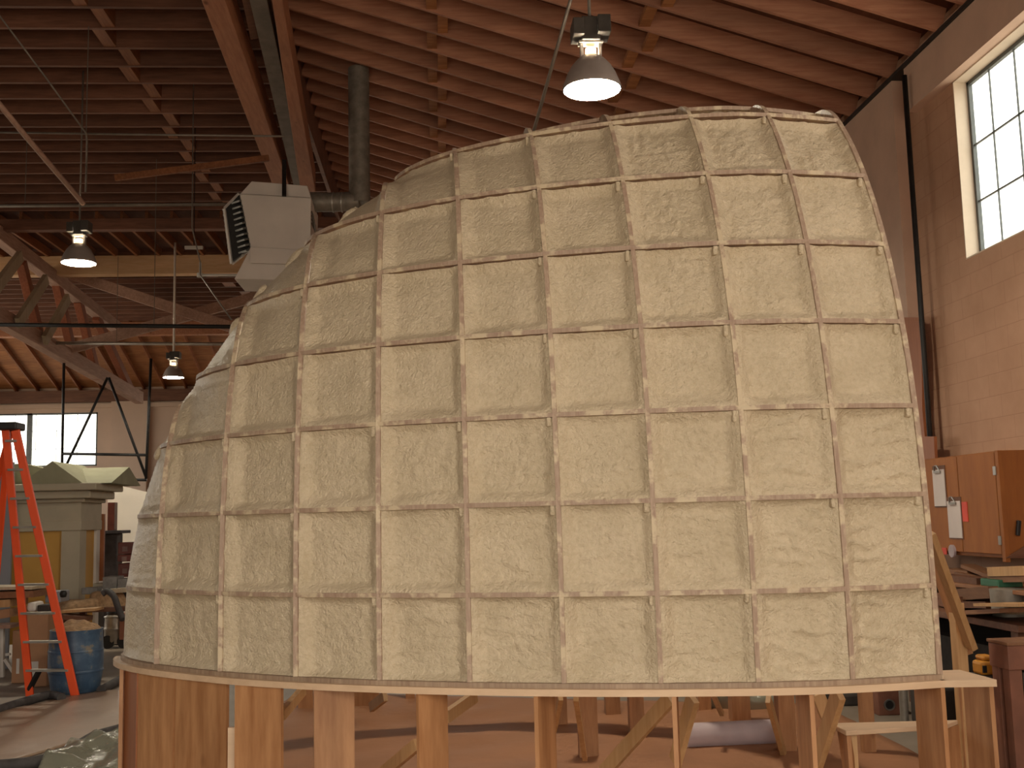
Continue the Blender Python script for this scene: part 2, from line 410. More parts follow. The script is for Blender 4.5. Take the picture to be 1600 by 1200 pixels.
# knee block on one joist
kb = at(1252, 147, 1, 5.09 + .58)
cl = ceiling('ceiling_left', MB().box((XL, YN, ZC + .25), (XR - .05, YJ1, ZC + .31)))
y = 7.12 - .6 * 5; ys = []
while y < YJ1 - .2:
    MB().box((XL, y - .03, ZC), (XR - .05, y + .03, ZC + .25)).build('joist', 'joist', cl); ys.append(y); y += .6
for k in range(2, len(ys) - 1):
    xo = at(160 + 9 * (ys[k] - 7.1) * 2, 60, 1, ys[k])[0] if False else (-6.35 - .16 * (k % 2))
    MB().box((xo - .11, ys[k] + .03, ZC + .01), (xo + .05, ys[k + 1] - .03, ZC + .24)).build('joist_blocking', 'rafter', cl)
# step between the flat bay and the sloping one
struct(MB().box((XR - .09, YN, ZC - .02), (XR - .02, YFAR, roofz(XR) + .26)).build('trim_4', 'joist'))
cm = ceiling('ceiling_middle', MB().box((XL, YJ1, ZC + .2), (XR - .05, YJ2, ZC + .26)), 'sheath')
x = XL + .3
while x < XR - .1:
    MB().box((x - .03, YJ1, ZC), (x + .03, YJ2, ZC + .2)).build('rafter', 'rafter', cm); x += .52
cb_ = ceiling('ceiling_back', MB().box((XL, YJ2, ZC + .25), (XR - .05, YJ3, ZC + .31)))
y = YJ2 + .5
while y < YJ3 - .2:
    MB().box((XL, y - .03, ZC), (XR - .05, y + .03, ZC + .25)).build('joist', 'joist', cb_); y += .6
for k in range(5):
    yy = YJ2 + .53 + .6 * 2 * k; xo = -8.3 + .25 * k
    MB().box((xo - .15, yy, ZC + .01), (xo + .15, yy + .54, ZC + .24)).build('joist_blocking', 'rafter', cb_)
zf = zfe
def farz(y): return ZC + (zf - ZC) * (y - YJ3) / (YFAR - .1 - YJ3)
cf = ceiling('ceiling_far', MB().prism([(XL, YJ3, ZC + .16), (XR, YJ3, ZC + .16), (XR, YFAR, farz(YFAR) + .16), (XL, YFAR, farz(YFAR) + .16)], (0, 0, .06)), 'plank')
x = XL + .4
while x < XR - .1:
    MB().bar((x, YJ3, ZC + .07), (x, YFAR, farz(YFAR) + .07), .05, .16).build('rafter', 'rafter', cf); x += .74

# heavy timbers ---------------------------------------------------------------
def beam(name, label, cat, p, q, w, h, mat, group=None):
    o = MB().bar(p, q, w, h).build(name, mat, bevel=.008); return tag(o, label, cat, group)
z_ = ZC - .12
tag(MB().box((XL, YJ1 - .1, ZC - .22), (XR - .06, YJ1 + .12, ZC + .02)).build('cross_beam', 'joist', bevel=.01), 'dark cross beam above the left hanging lamp, at the end of the flat joists', 'beam')
tag(MB().box((XL, YJ2 - .15, ZC - .44), (XR - .06, YJ2 + .15, ZC + .02)).build('cross_beam', 'beam_lat', bevel=.012), 'bright orange cross beam running behind the left lamp towards the heater', 'beam')
tag(MB().box((XL, YJ3 - .15, ZC - .42), (XR - .06, YJ3 + .15, ZC)).build('cross_beam', 'beam', bevel=.012), 'brown cross beam behind the farthest hanging lamp', 'beam')

# sloping twin girder under the ridge, from top of the picture to the heater
def girder(x0, x1, Za, Zb, hgt, mat, name, label, cat='beam'):
    a0 = atd(x0[0], -40, Za); a1 = atd(x0[1], -40, Za); b0 = atd(x1[0], 300, Zb); b1 = atd(x1[1], 300, Zb)
    mbb = MB(); up = V((0, 0, hgt))
    v = [a0, a1, b1, b0, a0 + up, a1 + up, b1 + up, b0 + up]
    mbb.add(v, [(0, 3, 2, 1), (4, 5, 6, 7), (0, 1, 5, 4), (1, 2, 6, 5), (2, 3, 7, 6), (3, 0, 4, 7)])
    return tag(mbb.build(name, mat, bevel=.008), label, cat)
girder((299, 338), (430, 455), 11.7, 18.8, .42, 'beam', 'ridge_girder', 'broad red-brown girder slanting down to the grey heater')
girder((380, 409), (461, 480), 12.0, 18.8, .22, 'conduit', 'roof_duct', 'narrow grey duct running beside the broad red-brown girder', 'duct')
girder((419, 434), (470, 493), 11.8, 18.6, .40, 'beam', 'ridge_girder', 'thinner dark red girder beside the grey roof duct')
bx = MB(); a0 = atd(374, -20, 12.3); a1 = atd(404, -20, 12.3); b0 = atd(392, 62, 13.6); b1 = atd(414, 58, 13.6); up = V((0, 0, .2))
bx.add([a0, a1, b1, b0, a0 + up, a1 + up, b1 + up, b0 + up], [(0, 3, 2, 1), (4, 5, 6, 7), (0, 1, 5, 4), (1, 2, 6, 5), (2, 3, 7, 6), (3, 0, 4, 7)])
tag(bx.build('wood_box_duct', 'bench'), 'short brown boxed duct end beside the broad girder at the top', 'duct')

# the big truss at the left
tp = at(0, 372, 2, 7.75); XT = tp[0]
def tpt(x, y): return at(x, y, 0, XT)
tt = thing('roof_truss', 'weathered timber truss slanting down behind the left lamp', 'truss', (XT, 20, 5.6))
MB().bar(tpt(-60, 322), tpt(190, 518), .24, .30).build('top_chord', 'truss', tt, bevel=.01)
MB().bar(tpt(-60, 462), tpt(218, 622), .24, .36).build('bottom_chord', 'truss', tt, bevel=.01)
for a, b, wd in (((33, 410), (60, 520), .22), ((88, 440), (113, 552), .24), ((122, 470), (152, 590), .24), ((150, 495), (205, 612), .22)):
    MB().bar(tpt(*a), tpt(*b), .18, wd).build('web', 'truss_red', tt, bevel=.008)
def tpt2(x, y): return at(x, y, 0, XT + .22)
for a, b in (((32, 400), (-12, 458)), ((72, 436), (28, 505)), ((106, 466), (70, 532))):
    MB().bar(tpt2(*a), tpt2(*b), .10, .24).build('web', 'pale_board', tt, label='pale new timber web')
yb = 20.4
b1 = MB().bar(at(84, 420, 1, yb), at(400, 524, 1, yb), .12, .26, (0, 0, 1)).build('cross_brace', 'truss', bevel=.008)
tag(b1, 'pale timber brace slanting down from the truss to the foam dome', 'brace')
b2 = MB().bar(at(84, 552, 1, yb + .3), at(420, 458, 1, yb + .3), .12, .26, (0, 0, 1)).build('cross_brace', 'truss', bevel=.008)
tag(b2, 'reddish timber brace rising from the truss towards the heater', 'brace')

# pipes and conduits under the roof
def pipe(name, label, pts, r, mat='conduit', cat='pipe', n=8, hang=()):
    o = tag(MB().tube(pts, r, n).build(name, mat, smooth=True), label, cat)
    for f in hang:
        q = V(pts[0]).lerp(V(pts[-1]), f)
        MB().tube([q + V((0, 0, r * .6)), (q.x, q.y, ZC - .005)], .007, 6).build('hanger', 'conduit', o)
    return o
pipe('sprinkler_pipe', 'black horizontal pipe crossing in front of the truss', [atd(-40, 507, 19), atd(420, 511, 19)], .036, 'black', hang=(.61,))
pipe('conduit', 'thin conduit running level under the dark roof joists at upper left', [atd(-40, 206, 14), atd(200, 210, 14), atd(445, 213, 14)], .014, hang=(.36,))
pipe('conduit', 'grey conduit just above the dark cross beam', [atd(-40, 322, 18), atd(355, 319, 18)], .03, hang=(.2,))
pipe('conduit', 'pale conduit level with the farthest hanging lamp', [atd(80, 536, 26), atd(420, 538, 26)], .04, 'alu', hang=(.3,))
pipe('wire', 'thin wire slanting from the upper left corner to the conduit', [V((atd(-10, 12, 13.2).x, atd(-10, 12, 13.2).y, ZC)), atd(-10, 12, 13.2), atd(70, 119, 13.6), atd(135, 209, 13.9), atd(136, 222, 14.1), atd(134, 300, 14.3)], .012, 'conduit', 'wire', 6)
pipe('conduit', 'stouter brown pole slanting below the thin wire at left', [atd(-10, 152, 13), atd(42, 215, 13.6), atd(130, 318, 15)], .035, 'truss')
tag(MB().bar(atd(180, 278, 16), atd(420, 247, 16), .05, .09).build('thin_batten', 'rafter'), 'thin batten slanting under the joists left of the heater', 'board')
pipe('suspension_rod', 'steel rod leaning from the roof to the dome behind the hanging lamp', [atd(834, 205, 10) + (atd(897, -20, 9.5) - atd(834, 205, 10)) * 1.28, atd(834, 205, 10)], .016, 'conduit', 'rod')
sp = thing('sprinkler_tee', 'small white pipe tee beside the heater bottom', 'pipe', tuple(atd(312, 430, 16)))
MB().tube([atd(310, 430, 16), atd(372, 430, 16)], .02, 8).build('pipe', 'white', sp, smooth=True)
MB().tube([atd(313, 410, 16), atd(313, 430, 16)], .018, 8).build('riser', 'white', sp, smooth=True)
MB().lathe(atd(312, 430, 16), [(.0, -.03), (.04, -.03), (.04, .03), (.0, .03)], 12).build('fitting', 'white', sp, smooth='auto')
pipe('wire', 'thin wire slanting from the white pipe tee to the dome edge', [V((atd(300, 355, 16).x, atd(300, 355, 16).y, ZC + .2)), atd(300, 355, 16), atd(313, 410, 15.9), atd(313, 430, 15.9), atd(362, 500, 15)], .010, 'conduit', 'wire', 6)
lb0 = tag(MB().bar(atd(289, 387, 18), atd(317, 387, 18), .05, .05).build('light_bar', 'white'), 'short white bar under the roof left of the heater', 'bar')
q_ = atd(303, 387, 18); MB().tube([q_, (q_.x, q_.y, ZC + .19)], .008, 6).build('hanger', 'black', lb0)

# black pipe hanger frame in front of the far wall
hz = 27
hg = thing('pipe_hanger', 'black pipe hanger frame hanging in front of the far windows', 'frame', tuple(atd(165, 745, hz)))
def hp(x, y): return atd(x, y, hz)
for nm, a, b in (('upright', (100, 560), (97, 725)), ('upright', (236, 560), (228, 748)), ('strut', (168, 590), (104, 726)), ('strut', (170, 590), (228, 745)),
                 ('crossbar', (97, 709), (229, 711)), ('crossbar', (176, 749), (229, 750))):
    MB().tube([hp(*a), hp(*b)], .035, 8).build(nm, 'black', hg, smooth=True)

# pipe and boards on the right wall
pipe('wall_pipe', 'dark pipe running down the pink wall from roof to cabinet', [at(1413, 118, 0, XP - .05), at(1413, 118, 0, XP - .05) + V((0, 0, -6.1))], .027, 'black', 'pipe', 10)

# ================================================================== HANGING LAMPS
def lamp(name, label, cx_, cy_, zb_, s, rodlen, rod='conduit', rr=.013):
    t = thing(name, label, 'lamp', (cx_, cy_, zb_))
    c = V((cx_, cy_, zb_)); R = .235 * s
    prof = [(R * 1.03, 0), (R * 1.03, .012 * s), (R * .97, .05 * s), (R * .86, .12 * s), (R * .70, .19 * s), (R * .50, .245 * s), (R * .34, .275 * s), (R * .30, .28 * s)]
    inner = [(r * .96, h - .004) for r, h in reversed(prof)]
    MB().lathe(c, prof + inner, 36).build('lamp_shade', 'shade', t, smooth='auto')
    MB().lathe(c, [(0, .012 * s), (R * .5, .010 * s), (R * .97, .016 * s), (R * .95, .024 * s), (0, .024 * s)], 36).build('diffuser', 'lampglow', t, smooth=True, label='glowing white lens')
    MB().lathe(c, [(0, .27 * s), (.045 * s, .27 * s), (.045 * s, .345 * s), (0, .345 * s)], 16).build('socket', 'lampneck', t, smooth='auto')
    br = MB()
    for sg in (-1, 1): br.box((cx_ + sg * .075 * s - .012 * s, cy_ - .03 * s, zb_ + .26 * s), (cx_ + sg * .075 * s + .012 * s, cy_ + .03 * s, zb_ + .40 * s))
    br.box((cx_ - .10 * s, cy_ - .05 * s, zb_ + .385 * s), (cx_ + .10 * s, cy_ + .05 * s, zb_ + .40 * s))
    br.build('bracket', 'alu', t)
    b = MB().box((cx_ - .075 * s, cy_ - .07 * s, zb_ + .40 * s), (cx_ + .075 * s, cy_ + .07 * s, zb_ + .60 * s))
    b.box((cx_ - .15 * s, cy_ - .11 * s, zb_ + .43 * s), (cx_ - .06 * s, cy_ + .11 * s, zb_ + .57 * s))
    b.box((cx_ + .05 * s, cy_ - .13 * s, zb_ + .44 * s), (cx_ + .155 * s, cy_ + .09 * s, zb_ + .59 * s))
    b.build('ballast_box', 'ballast', t, bevel=.006)
    MB().tube([c + V((0, 0, .6 * s)), c + V((0, 0, .6 * s + rodlen))], rr, 8).build('suspension_rod', rod, t, smooth=True)
    return t
lp = atd(925, 140, 1710.76 * .47 / 90)
lamp('hanging_lamp', 'large hanging lamp glowing right above the foam dome', lp.x, lp.y, lp.z, 1.0, roofz(lp.x) + .1 - lp.z - .6)
lp = atd(123, 411, 1710.76 * .47 / 52)
lamp('hanging_lamp', 'hanging lamp glowing in front of the orange cross beam', lp.x, lp.y, lp.z, 1.0, ZC + .1 - lp.z - .6)
lp = atd(271, 590, 1710.76 * .47 / 32)
lamp('hanging_lamp', 'small distant hanging lamp on a long white rod beside the dome edge', lp.x, lp.y, lp.z, 1.0, ZC + .1 - lp.z - .6, 'sheetwhite', .026)
# ================================================================== HEATER AND FLUE
HZ = 15.5
hf = lambda x, y, d=0: atd(x, y, HZ + d)
ht = thing('unit_heater', 'grey sheet metal unit heater hanging beside the dome', 'heater', tuple(hf(425, 440)))
def hexa(mb, q, back):            # four front corners pushed back in depth
    q = [V(p) for p in q]; d = V((0, back, 0))
    return mb.add(q + [p + d for p in q], [(0, 1, 2, 3), (7, 6, 5, 4), (0, 4, 5, 1), (1, 5, 6, 2), (2, 6, 7, 3), (3, 7, 4, 0)])
hexa(MB(), [hf(392, 387), hf(485, 392), hf(486, 309), hf(375, 303)], .9).build('body', 'sheetmetal', ht, bevel=.01)
hexa(MB(), [hf(375, 303, .12), hf(486, 309, .12), hf(480, 290, .12), hf(393, 283, .12)], .6).build('top_cover', 'sheetmetal', ht, bevel=.01)
lw = MB(); hexa(lw, [hf(366, 436, .02), hf(480, 438, .02), hf(485, 390, .02), hf(392, 385, .02)], .85)
lw.build('burner_box', 'sheetmetal', ht, bevel=.01)
pn = MB(); hexa(pn, [hf(391, 411, -.04), hf(480, 413, -.04), hf(480, 391, -.04), hf(391, 386, -.04)], .03); pn.build('access_panel', 'sheetmetal', ht, bevel=.004)
vv = MB()
for k in range(2):
    for i in range(10):
        xa = 352 + k * 14.5 + i * 1.2; ya = 327 + i * 8.6 - k * 10
        p0 = hf(xa, ya, .55 - k * .25); p1 = hf(xa + 12, ya - 4, .35 - k * .25)
        vv.bar(p0, p1, .10, .025, (0, -.5, .8))
vv.build('louvre_bank', 'heater_dark', ht)
fl = MB()
for a, b in (((351, 326), (362, 412)), ((366, 312), (378, 402)), ((374, 303), (392, 388))):
    fl.bar(hf(*a, .35), hf(*b, .35), .05, .03)
fl.bar(hf(351, 326, .4), hf(374, 303, .4), .04, .04); fl.bar(hf(362, 412, .4), hf(392, 388, .4), .04, .04)
fl.build('louvre_frame', 'sheetmetal', ht)
hexa(MB(), [hf(364, 408, .3), hf(390, 386, .3), hf(374, 304, .3), hf(353, 326, .3)], .05).build('coil', 'black', ht)
cn = MB()
for k in range(4): cn.tube([hf(487, 330 + k * 6), hf(491 + k * 1.5, 345 + k * 8), hf(493 + k, 372)], .012, 6)
cn.build('wiring', 'conduit', ht, smooth=True)
MB().bar(hf(444, 250, .3), hf(444, 306, -.03), .06, .03).build('hanger_strap', 'black', ht)
fz = HZ + .5
ft = thing('flue_duct', 'round galvanized flue rising from the heater to the roof', 'duct', tuple(atd(562, 310, fz)))
tpv = atd(563, 60, fz)
base = atd(562, 318, fz)
MB().tube([V((base.x, base.y, base.z)), V((base.x, base.y, roofz(base.x) + .02))], .155, 20).build('stack', 'galv', ft, smooth='auto')
MB().tube([atd(482, 316, fz), atd(520, 316, fz), atd(562, 314, fz)], .14, 18).build('elbow_pipe', 'galv', ft, smooth='auto')
bd = MB()
for xx in (520, 534): bd.tube([atd(xx, 316, fz), atd(xx + 2, 316, fz)], .15, 18)
bd.build('seam_band', 'alu', ft, smooth='auto')

# ================================================================== THE FOAM DOME
ZB = .90
A, B, C, X0, PP, QQ, SX, SZ = 3.3508, 2.0367, 3.4562, .5573, 1.5804, 2.6976, .4136, .406
XE = 4.06                         # left tip
def tx(x):
    if x > 3.31:
        s = x - 3.31; return max(0.0, .2657 - .421 * s + .089 * s * s)
    return max(0.0, 1 - (abs(x - X0) / A) ** PP)
def zx(x): return C * tx(x) ** (1 / QQ)
def ysurf(x, z): return -B * math.sqrt(max(0.0, tx(x) - (max(z, 0) / C) ** QQ))
def cap(x): return 2.985 + .02 * sst(.4, 0, x)
def smin(a, b, k=.14):
    h = min(1, max(0, .5 + .5 * (b - a) / k)); return b + (a - b) * h - k * h * (1 - h)
def sp_(x, z, d=0):               # point on the shell (x counted leftwards from the open end), pushed in by d
    zz = min(z, zx(x)); y = ysurf(x, zz)
    gx = PP * (abs(x - X0) / A) ** (PP - 1) / A * (1 if x > X0 else -1) if abs(x - X0) > 1e-5 else 0
    gy = 2 * y / B ** 2; gz = QQ * (zz / C) ** (QQ - 1) / C if zz > 0 else 0
    g = V((gx, gy, gz)); g.normalize()
    if zz > 2.3: pass
    q = V((x, y, zz)) - g * d
    return V((-q.x, q.y, ZB + smin(q.z, cap(x) - d * .8)))
def W(x, y, z): return V((-x, y, ZB + z))
def curve(x, n=60, z0=0.0, d=0):  # a rib line from z0 over the top to the back plane
    Z = zx(x); th0 = math.asin(min(1, (z0 / Z) ** (QQ / 2))) if Z > 0 else 0
    out = []
    for k in range(n + 1):
        th = th0 + (PI / 2 - th0) * k / n
        z = Z * math.sin(th) ** (2 / QQ); out.append(sp_(x, z, d))
    return out
dome = thing('foam_dome', 'huge half dome of beige sprayed foam in a plywood grid, standing on the platform', 'dome', (-1.9, -1.0, ZB))
NX = 10
xs = [i * SX for i in range(NX)] + [XE - .012]
# ribs: plywood profiles every 16 inches
for i in range(NX):
    x = xs[i]; t = .0105 if i else .012
    o = curve(x, 70); inn = curve(x, 70, 0, .11)
    mb = MB()
    P = [[p + V((s * t, 0, 0)) for p in o] for s in (-1, 1)]; Q = [[p + V((s * t, 0, 0)) for p in inn] for s in (-1, 1)]
    # slab between outer line and inner line, two cheeks
    n = len(o); vs = P[0] + P[1] + Q[1] + Q[0]; fs = []
    for k in range(n - 1):
        for a in range(4):
            b = (a + 1) % 4; fs.append((a * n + k, a * n + k + 1, b * n + k + 1, b * n + k))
    fs += [(0, n, 2 * n, 3 * n), (n - 1, 4 * n - 1, 3 * n - 1, 2 * n - 1)]
    mb.add(vs, fs)
    mb.build('rib', 'rib', dome, smooth='auto')
# stringers: horizontal plywood rings
for j in range(1, 8):
    z = j * SZ; pts = []; inn = []
    n = 110
    for k in range(n + 1):
        x = (XE - .004) * k / n
        if zx(x) < z - .002 and x > X0: break
        dz = .0095
        o = sp_(x, z, 0); q = sp_(x, z, .11); q.z = o.z
        pts.append(o); inn.append(q)
    mb = MB()
    up = V((0, 0, .0105))
    n = len(pts); vs = [p + up for p in pts] + [p - up for p in pts] + [p - up for p in inn] + [p + up for p in inn]; fs = []
    for k in range(n - 1):
        for a in range(4):
            b = (a + 1) % 4; fs.append((a * n + k, a * n + k + 1, b * n + k + 1, b * n + k))
    fs += [(0, n, 2 * n, 3 * n), (n - 1, 4 * n - 1, 3 * n - 1, 2 * n - 1)]
    mb.add(vs, fs)
    # little cleats under the ring, left of each rib
    mb.build('stringer', 'rib', dome, smooth='auto')
    for i in range(NX):
        x = xs[i] + .030
        if zx(x) < z or x > 3.5 or random.random() < .3: continue
        c = sp_(x, z - .035, .022); s = .010 + .005 * random.random()
        ck = MB().box((c.x - s, c.y - .02, c.z - .014 - .012 * random.random()), (c.x + s * .8, c.y + .03, c.z + .028)); ck.build('cleat', 'foam', dome, bevel=.008)
# top board and the back profile
tb = []
for k in range(60):
    x = 1.8 * k / 59
    # where the shell meets the cap
    z = 3.10; o = sp_(x, z, 0); tb.append(V((o.x, max(o.y, ysurf(x, z)), min(o.z, ZB + 2.985))))
mb = MB(); n = len(tb); up = V((0, 0, .011)); bk = V((0, .12, 0))
vs = [p + up for p in tb] + [p - up for p in tb] + [p - up + bk for p in tb] + [p + up + bk for p in tb]; fs = []
for k in range(n - 1):
    for a in range(4):
        b = (a + 1) % 4; fs.append((a * n + k, a * n + k + 1, b * n + k + 1, b * n + k))
fs += [(0, n, 2 * n, 3 * n), (n - 1, 4 * n - 1, 3 * n - 1, 2 * n - 1)]
mb.add(vs, fs).build('top_rail', 'rib', dome, smooth='auto')
n = 150; oo = []; ii = []
for k in range(n + 1):
    x = (XE - .002) * math.sin(PI / 2 * k / n)
    z = min(zx(x), cap(x)); z = smin(zx(x), cap(x)); oo.append(W(x, 0, z)); 
    ii.append(W(max(0, x - .10 * (k / n) ** 2), 0, max(0, z - .10)))
mb = MB(); fs = []; n1 = n + 1; tk = V((0, .02, 0))
vs = oo + [p + tk for p in oo] + [p + tk for p in ii] + ii
for k in range(n1 - 1):
    for a in range(4):
        b = (a + 1) % 4; fs.append((a * n1 + k, a * n1 + k + 1, b * n1 + k + 1, b * n1 + k))
mb.add(vs, fs).build('back_profile', 'foam', dome, smooth='auto')

# sprayed foam, one panel in each opening of the grid
def recess(x, z, u, v, cw, ch, i, j, seed):
    el, er, ev0, ev1 = u * cw, (1 - u) * cw, v * ch, (1 - v) * ch
    r1, r2, r3, r4 = [.5 + .5 * NZ.noise(V((i * 3.1 + k * 7.7, j * 2.7 + u + v, 4.4))) for k in range(4)]
    prof = sst(0, .035 + .05 * r1, el) * sst(0, .035 + .05 * r2, er) * sst(0, .04 + .05 * r3, ev0) * sst(-.02, .025 + .03 * r4, ev1)
    d = .012 + (.030 + .022 * r1) * prof
    p = V((x, z, seed))
    calm = .5 if (j > 2 and i > 2) else 1.5 if j > 3 else 1.0
    n1 = fbm(p, 6, 2) * .009
    n2 = fbm(V((x, z * 1.25, 3)), 30, 3) * .0075 * calm
    rip = 0
    if j <= 2 and i <= 5:
        am = 1.0 if i == 0 else .8 if i == 1 else .5
        w_ = z * 88 + 7 * NZ.noise(p * 2.6) + 2.2 * NZ.noise(p * 11)
        rip = (1 - abs(math.sin(w_ * .5))) ** 2 * .021 * am * sst(-.4, .3, NZ.noise(V((x * 4, z * 9, 8))))
    lump = max(0, NZ.noise(p * 17)) * .012 * sst(.05, .0, min(el, er, ev0, ev1))
    return d - (n1 + n2 + rip) * sst(-.01, .05, min(el, er, ev0, ev1)) - lump
for i in range(NX):
    xa, xb = xs[i] + .0095, xs[i + 1] - (.0095 if i < NX - 1 else 0)
    if xb - xa < .05: continue
    for j in range(8):
        if j < 7:
            za, zb = j * SZ + .0095, (j + 1) * SZ - .0095
            if j == 0: za = .0
            if max(zx(xa), zx(xb)) < za + .03: continue
            nu = max(8, int((xb - xa) / .0105)); nv = int((zb - za) / .0105)
            P = []
            for b_ in range(nv + 1):
                v = b_ / nv; z = za + (zb - za) * v; rw = []
                for a_ in range(nu + 1):
                    u = a_ / nu; x = xa + (xb - xa) * u
                    rw.append(sp_(x, z, recess(x, z, u, v, xb - xa, zb - za, i, j, 1.7) * (.1 + .9 * sst(0, .40, -ysurf(x, min(z, zx(x)))))))
                P.append(rw)
        else:
            if min(zx(xa), zx(xb)) < 2.90: continue
            P = []; nu = int((xb - xa) / .0105); nv = 34
            cols = []
            for a_ in range(nu + 1):
                u = a_ / nu; x = xa + (xb - xa) * u; Z = zx(x); th0 = math.asin(min(1, ((7 * SZ + .0095) / Z) ** (QQ / 2))); c_ = []
                for b_ in range(nv + 1):
                    v = b_ / nv; th = th0 + (PI / 2 - th0) * v; z = Z * math.sin(th) ** (2 / QQ)
                    d = .02 + .075 * sst(0, .25, v) - .012 * fbm(V((x, z * 2 + v, 9)), 16, 3)
                    c_.append(sp_(x, z, d))
                cols.append(c_)
            P = [[cols[a_][b_] for a_ in range(nu + 1)] for b_ in range(nv + 1)]
        MB().grid(P).build('foam_panel', 'foam', dome, smooth=True)
# fat beads of foam squeezed out along the back edge
for (bx_, bz_, ra, rb) in ((3.06, 0, .10, .04), (3.25, 0, .07, .035), (3.42, 0, .06, .03), (3.86, 0, .05, .03), (2.72, 0, .10, .03)):
    z_b = min(zx(bx_), cap(bx_)); c = W(bx_, -.10, z_b - .03); t_ = (W(bx_ + .02, -.10, zx(bx_ + .02)) - W(bx_ - .02, -.10, zx(bx_ - .02))).normalized()
    g_ = []
    bead = MB().lathe(c, [(rb * math.sin(PI * k / 10), -ra * math.cos(PI * k / 10)) for k in range(11)], 16, t_)
    bead.v = [q + (q - c) * (.5 * NZ.noise(q * 15)) for q in bead.v]
    bead.build('foam_bead', 'foam', dome, smooth=True)
# base plate of the dome, a plywood ring lying on the platform
def ring(x_list, d_out, d_in, z0, z1):
    o = []; q = []
    for x in x_list:
        g = sp_(x, .0, -d_out - (.012 * sst(2.6, 4.0, x) if d_out > .03 else 0)); h = sp_(x, 0, d_in); o.append((g.x, g.y)); q.append((h.x, h.y))
    mb = MB(); n = len(o)
    vs = [(x, y, z1) for x, y in o] + [(x, y, z0) for x, y in o] + [(x, y, z0) for x, y in q] + [(x, y, z1) for x, y in q]; fs = []
    for k in range(n - 1):
        for a in range(4):
            b = (a + 1) % 4; fs.append((a * n + k, a * n + k + 1, b * n + k + 1, b * n + k))
    fs += [(0, n, 2 * n, 3 * n), (n - 1, 4 * n - 1, 3 * n - 1, 2 * n - 1)]
    return mb.add(vs, fs)
xl = [(XE - .001) * math.sin(PI / 2 * k / 120) for k in range(121)]
ring(xl, .012, .12, ZB - .001, ZB + .020).build('base_plate', 'ply_edge', dome, smooth='auto')

# ================================================================== THE PLATFORM
plat = thing('platform', 'plywood platform ring on upright plywood legs under the foam dome', 'platform', (-1.9, -1.0, 0))
ZT = ZB - .001
rm = ring([-.0] + xl, .040, .34, ZT - .030, ZT)
rm.build('top_plate', 'ply_pale', plat, smooth='auto')
e0 = sp_(0, 0, -.04); c1 = at(1547, 1059, 2, ZT); c2 = at(1501, 1049, 2, ZT)
MB().prism([(e0.x - .02, e0.y, ZT), (c1.x, e0.y - .03, ZT), (c2.x + .02, c2.y + .05, ZT), (e0.x - .02, c2.y + .05, ZT)], (0, 0, -.030)).build('end_plate', 'ply_pale', plat)
zl = ZT - .030
def ringpt(px):                   # point under the front edge of the ring that a picture column meets
    lo, hi = 0.0, XE - .002
    for _ in range(40):
        md = (lo + hi) / 2; g = sp_(md, 0, -.030); X_ = proj((g.x, g.y, zl))[0]
        if X_ > px: lo = md
        else: hi = md
    g = sp_(lo, 0, -.030); return V((g.x, g.y, zl))
def leg(xs_, xf, dy, mat='ply_face', edge=.02, ins=0):
    p = ringpt(xs_) + V((0, ins, 0)); q = at(xf, proj(p)[1], 1, p.y + dy)
    q = V((q.x, q.y, zl)); d = (q - p); d.z = 0
    dn = d.normalized(); nrm = V((-dn.y, dn.x, 0)) * (edge / 2)
    mb = MB().prism([(p.x - nrm.x, p.y - nrm.y, 0), (q.x - nrm.x, q.y - nrm.y, 0), (q.x + nrm.x, q.y + nrm.y, 0), (p.x + nrm.x, p.y + nrm.y, 0)], (0, 0, zl - .001))
    mb.build('leg', mat, plat)
leg(190, 192, .35); leg(192, 217, -.26, 'boardred', ins=.07); leg(219, 274, -.24); leg(277, 356, -.22); leg(369, 441, -.14); leg(490, 553, .04); leg(652, 697, .10)
leg(837, 864, .16); leg(1053, 1056, .22); leg(1268, 1246, .22); leg(1473, 1431, .22); 
q1 = at(1549, 1066, 2, zl)
MB().prism([(q1.x - .012, q1.y, 0), (q1.x + .008, q1.y, 0), (q1.x + .008, q1.y + .25, 0), (q1.x - .012, q1.y + .25, 0)], (0, 0, zl)).build('leg', 'ply_face', plat)
q2 = at(1500, 1068, 1, q1.y + .27); q3 = at(1546, 1068, 1, q1.y + .27)
MB().box((q2.x, q2.y, 0), (q1.x - .012, q2.y + .02, zl)).build('leg', 'ply_face', plat)
# shorter strip that closes the slot between the two left boards
ys_ = ringpt(362).y + .03; a_ = at(356, 1137, 1, ys_); b_ = at(370, 1137, 1, ys_)
MB().box((a_.x, ys_, 0), (b_.x, ys_ + .02, a_.z)).build('leg', 'ply_pale', plat)
# back legs under the inner ring
def post(x0, x1, yfoot, wd=.09, mat='ply_face', top=zl):
    c = at((x0 + x1) / 2, yfoot, 2, 0); d = (c - CAM).dot(CF); w_ = (x1 - x0) * d / FPX
    MB().box((c.x - w_ / 2, c.y, 0), (c.x + w_ / 2, c.y + wd, top)).build('leg', mat, plat)
post(985, 1008, 1150); post(947, 970, 1120); post(866, 887, 1135); post(906, 936, 1188); post(1092, 1112, 1114); post(1145, 1174, 1132, .12); post(1220, 1246, 1180, .1)
post(1352, 1370, 1180, .08); post(553, 592, 1109, .1); post(466, 488, 1112, .06, 'ply_face'); post(634, 648, 1095, .05)
def brace(a, ya, b, yb_, wd=.055, th=.03, mat='lumber'):
    p = at(a[0], a[1], 1, ya); q = at(b[0], b[1], 1, yb_)
    MB().bar(p, q, th, wd, (0, 1, 0) if False else (0, 0, 1)).build('brace', mat, plat)
brace((944, 1206), -.9, (1048, 1090), -1.3, .07); brace((598, 1208), -.8, (652, 1163), -1.1, .06); brace((697, 1120), -1.3, (742, 1088), -.9, .06)
